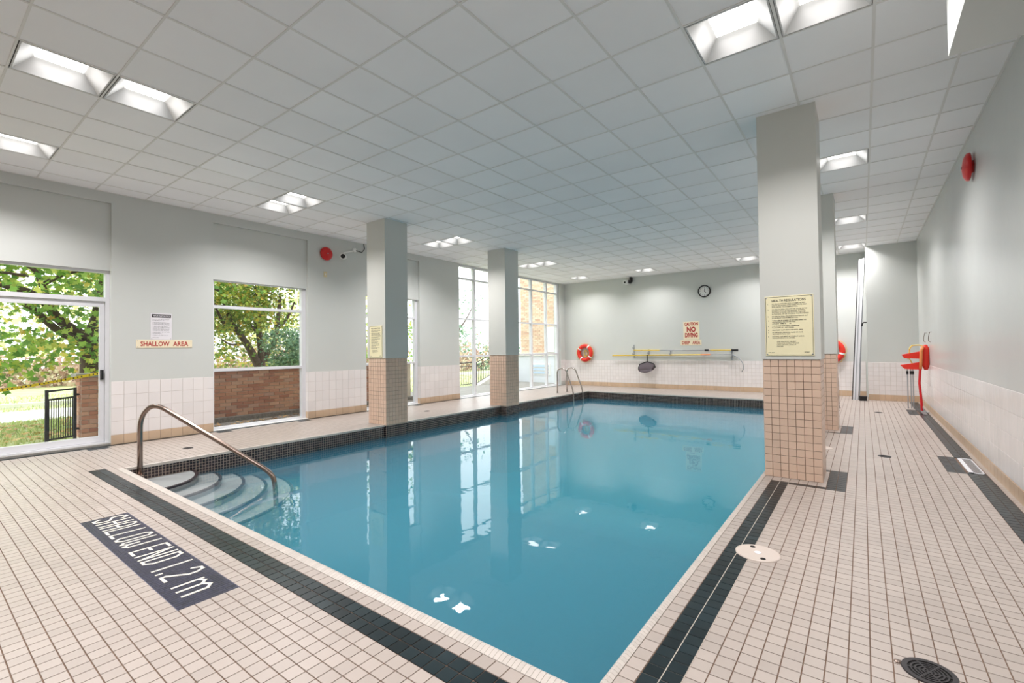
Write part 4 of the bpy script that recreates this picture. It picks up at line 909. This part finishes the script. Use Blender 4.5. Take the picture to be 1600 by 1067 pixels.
# caution tape
q = MB(); n_ = 40; A_ = Vector((-10.62, 2.2, 1.10)); B2 = Vector((-10.45, -.9, .80)); vs = []
for k in range(n_ + 1):
    f = k / n_; p = A_.lerp(B2, f) - Z_ * (.10 * math.sin(math.pi * f)); tw = .5 * math.sin(f * 7); u = Vector((math.sin(tw), 0, math.cos(tw))) * .024; vs += [tuple(p - u), tuple(p + u)]
q.add(vs, [(2 * k, 2 * k + 2, 2 * k + 3, 2 * k + 1) for k in range(n_)]); tape = tag(q.build('caution_tape', M['tape']), 'yellow caution tape strung outside the sliding door', 'tape')
mk_ = MB()
for k in range(60):
    f = (k + .3) / 61; p = A_.lerp(B2, f) - Z_ * (.10 * math.sin(math.pi * f)); tw = .5 * math.sin(f * 7); u = Vector((math.sin(tw), 0, math.cos(tw))) * .012; p = p + Vector((.002, 0, 0)); dd = (B2 - A_).normalized() * .018 * (1 if k % 4 else .2)
    mk_.add([tuple(p - u), tuple(p + dd - u), tuple(p + dd + u), tuple(p + u)], [(0, 1, 2, 3)])
o = mk_.build('print', M['ink'], tape)
# trees
def tree(label, loc, limbs, clusters, mat_i, singles=0, leaf=(.13, .22), group=None, name='maple_tree', seed=1, n_per=60, twigs=True):
    r_ = random.Random(seed); t = empty(name, loc, label=label, cat='tree', group=group)
    tr_ = MB()
    for k, (pts, r0, r1) in enumerate(limbs):
        pts = [Vector(p) for p in pts]; sm = []
        for i in range(len(pts) - 1):
            p0, p1, p2, p3 = pts[max(i - 1, 0)], pts[i], pts[i + 1], pts[min(i + 2, len(pts) - 1)]
            for s_ in range(5):
                f = s_ / 5; sm.append(.5 * ((2 * p1) + (-p0 + p2) * f + (2 * p0 - 5 * p1 + 4 * p2 - p3) * f * f + (-p0 + 3 * p1 - 3 * p2 + p3) * f ** 3))
        sm.append(pts[-1]); m_ = len(sm)
        if k == 0: q = MB(); q.tube(sm, [r0 + (r1 - r0) * i / (m_ - 1) for i in range(m_)], 12); q.build('trunk', M['bark'], t, True)
        else: q = MB(); q.tube(sm, [r0 + (r1 - r0) * i / (m_ - 1) for i in range(m_)], 8); q.build('limb', M['bark'], t, True)
    lv = MB(); cand = []
    for (cx, cyy, cz, rx, ry, rz) in clusters:
        n_ = int(n_per * rx * ry * rz * 3)
        for k in range(max(n_, 12)):
            u = [r_.gauss(0, .5) for _ in range(3)]; p = (cx + u[0] * rx, cyy + u[1] * ry, cz + u[2] * rz)
            nrm = (r_.gauss(.25, .6), r_.gauss(0, .6), r_.gauss(.55, .5)); cand.append((p, nrm, (r_.gauss(0, 1), r_.gauss(0, 1), r_.gauss(-.5, .6)), r_.uniform(*leaf)))
    def vis(c):
        v = Vector(c[0]) - Vector((0, 0, H)); d = v.dot(F_); return d
    if singles:
        def inwin(c):
            v = Vector(c[0]) - Vector((0, 0, H)); d = v.dot(F_); x = 800 + FPX * v.dot(R_) / d; y = CY - FPX * v.dot(U_) / d
            return (0 < x < 160 and 410 < y < 690) or (332 < x < 466 and 440 < y < 575)
        near = sorted([c for c in cand if inwin(c)], key=lambda c: vis(c) / c[3])[:singles]; ids = set(id(c) for c in near)
        me_ = []
        for v in range(3):
            b_ = MB(); b_.add(leafpts((0, 0, 0), (0, 0, 1), (1, 0, 0), 1.0), LF); me_.append(b_.mesh('leaf', M['leaf_o'])) if v == 0 else None
        for c in near:
            o = bpy.data.objects.new('leaf', me_[0]); COL.objects.link(o); o.parent = t
            z = Vector(c[1]).normalized(); x = Vector(c[2]); x = (x - z * x.dot(z)).normalized(); y = z.cross(x); s_ = c[3]
            o.matrix_local = Matrix(((x.x * s_, y.x * s_, z.x * s_, c[0][0] - loc[0]), (x.y * s_, y.y * s_, z.y * s_, c[0][1] - loc[1]), (x.z * s_, y.z * s_, z.z * s_, c[0][2] - loc[2]), (0, 0, 0, 1)))
        cand = [c for c in cand if id(c) not in ids]
    for c in cand: lv.add(leafpts(*c), LF)
    keep_ = [o for o in t.children if o.name.startswith('leaf')]
    inv = Matrix.Translation(-Vector(loc))
    o = lv.build('foliage', mat_i, t); o['kind'] = 'stuff'
    for c in t.children:
        if c not in keep_: c.matrix_parent_inverse = inv
    return t
def spray(rr, n_, x, y, z, s_): return [(rr.uniform(*x), rr.uniform(*y), rr.uniform(*z), rr.uniform(*s_), rr.uniform(*s_), rr.uniform(*s_) * .6) for _ in range(n_)]
ra = random.Random(11)
tree('broad maple with green leaves behind the low wall, seen through the sliding door', (-13.6, 2.62, -.1),
     [([(-13.6, 2.62, -.1), (-13.6, 2.60, .9), (-13.55, 2.62, 1.7), (-13.5, 2.75, 2.3), (-13.4, 2.9, 3.4), (-13.3, 3.1, 5)], .19, .12), ([(-13.55, 2.62, 1.75), (-13.3, 2.1, 2.1), (-13.1, 1.75, 2.55), (-12.8, 1.2, 2.75), (-12.6, .3, 2.85)], .11, .05),
      ([(-13.55, 2.6, 1.55), (-13.2, 2.0, 1.95), (-13.0, 1.5, 2.45), (-12.9, 1.0, 2.5)], .09, .04), ([(-13.5, 2.7, 1.5), (-13.3, 3.05, 2.1), (-13.2, 3.5, 3.0)], .12, .06), ([(-13.2, 1.95, 2.3), (-12.9, 1.75, 2.8), (-12.8, 1.6, 3.1), (-12.7, 1.2, 3.3)], .06, .03), ([(-12.9, 1.75, 2.8), (-12.8, 2.0, 3.0), (-12.7, 2.3, 3.15)], .045, .025), ([(-12.8, 1.55, 2.95), (-12.7, 1.0, 2.98), (-12.6, .4, 3.05)], .03, .015)],
     spray(ra, 34, (-14.4, -12.0), (-.6, 3.4), (1.35, 3.4), (.5, .95)) + spray(ra, 10, (-13.6, -12.2), (.2, 1.9), (.95, 1.6), (.3, .6)) + spray(ra, 34, (-15, -12), (-1.5, 5), (3.2, 5.5), (.7, 1.3)),
     M['leaf_i'], 170, (.10, .17), seed=4, n_per=150)
tree('forked maple with yellowing leaves centred in the second window', (-14.6, 6.72, -.1),
     [([(-14.6, 6.70, -.1), (-14.6, 6.68, .7), (-14.6, 6.68, 1.1)], .17, .15), ([(-14.6, 6.66, .95), (-14.6, 6.40, 1.5), (-14.5, 6.14, 1.85), (-14.4, 5.8, 2.3), (-14.2, 5.5, 3.0)], .13, .05), ([(-14.6, 6.70, 1.0), (-14.6, 6.72, 1.5), (-14.55, 6.62, 2.1), (-14.5, 6.55, 2.9), (-14.4, 6.5, 3.8)], .125, .05),
      ([(-14.6, 6.76, 1.2), (-14.5, 7.05, 1.7), (-14.5, 7.16, 2.3), (-14.4, 7.2, 3.2)], .085, .05), ([(-14.5, 7.12, 2.1), (-14.4, 7.4, 2.45), (-14.3, 7.6, 3.0)], .05, .025), ([(-14.55, 6.2, 1.7), (-14.4, 5.8, 1.65), (-14.3, 5.5, 1.8)], .04, .02), ([(-14.55, 6.62, 2.0), (-14.4, 6.35, 2.2), (-14.3, 6.1, 2.35)], .05, .025), ([(-14.6, 6.75, 1.15), (-14.5, 7.1, 1.25), (-14.4, 7.5, 1.55)], .05, .02), ([(-14.3, 5.6, 2.2), (-14.1, 5.4, 2.4), (-13.9, 5.1, 2.9)], .05, .02), ([(-14.2, 5.5, 3.0), (-13.7, 5.2, 3.1), (-13.5, 4.7, 3.1)], .05, .02)],
     spray(ra, 22, (-15.6, -13.6), (4.7, 6.3), (1.0, 3.2), (.4, .8)) + spray(ra, 14, (-15.6, -14), (6.0, 8.4), (2.1, 3.4), (.45, .9)) + spray(ra, 24, (-16, -13), (4, 9), (3.2, 5.6), (.7, 1.3)) + spray(ra, 6, (-16.2, -15.4), (6.5, 8.2), (1.0, 2.1), (.4, .7)),
     M['leaf_y'], 100, (.07, .12), seed=5, n_per=330)
tree('blue-green conifer spray at the right edge of the second window', (-13.2, 6.95, -.1), [([(-13.2, 6.95, -.1), (-13.2, 6.95, 1.3), (-13.2, 6.98, 2.0)], .04, .015)], spray(ra, 18, (-13.5, -12.8), (6.35, 7.2), (.8, 1.95), (.25, .45)), M['leaf_b'], 0, (.05, .09), name='young_conifer', seed=6, n_per=2600)
tree('green tree beyond the third window', (-14.5, 11.3, -.1), [([(-14.5, 11.3, -.1), (-14.5, 11.3, 1.5), (-14.4, 11.2, 3)], .14, .07)], spray(ra, 26, (-15.8, -13.4), (10.0, 12.6), (.9, 4.0), (.5, .9)), M['leaf_i'], 0, (.10, .16), seed=7, n_per=70)
tree('thin pale tree seen through the tall window', (-20, 20.6, -.1), [([(-20, 20.6, -.1), (-20, 20.6, 2.5), (-19.8, 20.8, 5.5)], .12, .04), ([(-20, 20.6, 2.2), (-19.6, 21.4, 3.4), (-19.4, 22, 4.6)], .06, .02), ([(-20, 20.6, 2.6), (-20.2, 19.6, 3.8), (-20.2, 19, 4.8)], .06, .02)],
     spray(ra, 40, (-21, -19), (18.0, 23), (1.2, 5.0), (.5, .9)), M['leaf_b'], 0, (.12, .2), seed=8, n_per=40)
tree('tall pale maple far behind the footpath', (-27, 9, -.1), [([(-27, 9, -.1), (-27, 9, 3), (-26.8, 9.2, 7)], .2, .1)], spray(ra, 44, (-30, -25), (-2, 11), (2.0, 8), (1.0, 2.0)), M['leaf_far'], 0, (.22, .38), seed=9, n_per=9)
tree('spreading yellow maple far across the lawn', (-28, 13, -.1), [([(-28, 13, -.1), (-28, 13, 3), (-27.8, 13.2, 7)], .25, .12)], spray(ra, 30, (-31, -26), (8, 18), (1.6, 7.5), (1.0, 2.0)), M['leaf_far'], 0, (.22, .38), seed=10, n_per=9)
# dry shrubs along the far edge of the lawn
def shrub(c, rx, ry, h_, label, m_, seed):
    r_ = random.Random(seed); t = empty('shrub', c, label=label, cat='shrub', group='dry shrubs beyond the lawn'); q = MB()
    for k in range(46):
        a = r_.uniform(0, 6.28); l_ = r_.uniform(.5, 1); b0 = Vector((c[0] + r_.uniform(-.4, .4) * rx, c[1] + r_.uniform(-.5, .5) * ry, c[2])); tp = b0 + Vector((math.cos(a) * rx * .5, math.sin(a) * ry * .4, h_ * l_)); q.tube([b0, b0.lerp(tp, .5) + Vector((0, 0, .1)), tp], [.03, .02, .008], 4, False)
    q.build('stems', M['twig'], t); lv = MB()
    for k in range(900):
        p = (c[0] + r_.gauss(0, .42) * rx, c[1] + r_.gauss(0, .42) * ry, c[2] + abs(r_.gauss(.4, .28)) * h_); lv.add(leafpts(p, (r_.gauss(.5, .6), r_.gauss(0, .6), r_.gauss(.4, .6)), (r_.gauss(0, 1), r_.gauss(0, 1), 0), r_.uniform(.14, .28)), LF)
    o = lv.build('foliage', m_, t); o['kind'] = 'stuff'; return rebase(t)
SL = ['pinkish dry shrub at the lawn edge, left side of the sliding door view', 'pinkish dry shrub at the lawn edge behind the iron gate', 'dry shrub at the lawn edge right of the maple trunk', 'dry shrub behind the forked maple', 'dry shrub far behind the third window', 'dry shrub beyond the railing outside the tall window', 'greenish shrub beyond the railing by the brick wing', 'dry shrub in line with the second window centre']
for k, (x, y) in enumerate([(-31, 1.2), (-31, 4.0), (-31, 7.2), (-30, 12.5), (-26, 19), (-23, 24.5), (-22, 28), (-30, 16)]):
    shrub((x, y, -.1), 2.0, 3.4, 1.7 if k < 4 else 2.6, SL[k], M['leaf_p'] if k not in (5, 6) else (M['leaf_p'] if k == 5 else M['leaf_b']), 30 + k)
# railing on the ramp outside the tall window
rl = empty('ramp_railing', (-12.6, 14, -.05), label='black iron picket railing outside the tall window', cat='railing')
def rail_run(a, b_, n_, h_):
    a, b_ = Vector(a), Vector(b_)
    for z in (h_, h_ - .14, .10): q = MB(); q.tube([a + Z_ * z, b_ + Z_ * z], .020 if z == h_ else .014, 6); q.build('rail', M['blackmetal'], rl)
    for k in range(n_ + 1):
        p = a.lerp(b_, k / n_); q = MB(); q.tube([p + Z_ * (.10 if 0 < k < n_ else -.02), p + Z_ * (h_ - .14 if 0 < k < n_ else h_)], .009 if 0 < k < n_ else .024, 6); q.build('picket' if 0 < k < n_ else 'post', M['blackmetal'], rl)
rail_run((-12.6, 12.2, -.05), (-12.6, 14.15, -.05), 16, .95); rail_run((-12.6, 14.3, -.05), (-12.9, 16.6, .60), 18, .95); rebase(rl)
rp = MB(); rp.add([(-12.75, 14.2, -.05), (-12.45, 14.2, -.05), (-12.75, 16.7, .66), (-13.05, 16.7, .66), (-12.75, 14.2, -.2), (-12.45, 14.2, -.2), (-12.75, 16.7, -.2), (-13.05, 16.7, -.2)], [(0, 1, 2, 3), (1, 5, 6, 2), (0, 3, 7, 4), (2, 6, 7, 3), (0, 4, 5, 1)])
tag(rp.build('ramp_kerb', M['concrete']), 'sloping white concrete kerb under the black railing', 'kerb')
# brick wing of the building beyond the tall window
wgY = 17.2
wg = MB(); wg.box(-12.45, XL - .32, wgY, wgY + 4, -.1, 7.5); wing = tag(wg.build('brick_wing', M['mortar_p']), 'buff brick wing of the building seen through the tall window', 'building')
def hidden(a0, a1, j): 
    z = 1.25 + j * .083; x = -12.45 + a0
    return not (-11.05 < x + .05 and x < -10.3 and z < 2.35)
bricks(wing, (-12.45, wgY, 1.25), X_, 12, 60, .235, .083, 'brick', None, M['brick_i'], False, keep=hidden)
part(wing, 'plinth', M['whitewall'], (-12.5, XL - .33, wgY - .35, wgY, -.1, 1.12)); part(wing, 'plinth_ledge', M['concrete'], (-12.55, XL - .33, wgY - .42, wgY, 1.12, 1.26))
vt = MB(); vt.box(-11.68, -10.66, wgY - .38, wgY - .345, .28, .80); v_ = vt.build('vent', M['white'], wing)
for k in range(3): q = MB(); z = .35 + k * .145; q.add([(-11.60, wgY - .385, z + .09), (-10.74, wgY - .385, z + .09), (-10.74, wgY - .41, z), (-11.60, wgY - .41, z), (-11.60, wgY - .382, z), (-10.74, wgY - .382, z)], [(0, 3, 2, 1), (3, 4, 5, 2)]); q.build('louver', M['winglass_d'], v_)
wf = MB(); wf.box(-11.02, -10.25, wgY - .06, wgY + .02, 1.28, 2.36); wf_ = wf.build('window', M['white'], wing)
for k in range(2): q = MB(); x = -10.97 + k * .37; q.box(x, x + .31, wgY - .066, wgY - .058, 1.34, 2.30); q.build('pane', M['winglass_d'] if k else M['whitewall'], wf_)
lm = empty('outdoor_lamp', (-12.2, 16.3, 0), label='thin dark lamp post outside the tall window', cat='lamp post')
q = MB(); q.tube([(-12.2, 16.3, -.05), (-12.2, 16.3, 1.9)], .03, 8); q.build('post', M['blackmetal'], lm); q = MB(); q.tube([(-12.2, 16.3, 1.85), (-11.95, 16.2, 1.87)], .03, 8); q.build('arm', M['blackmetal'], lm); rebase(lm)
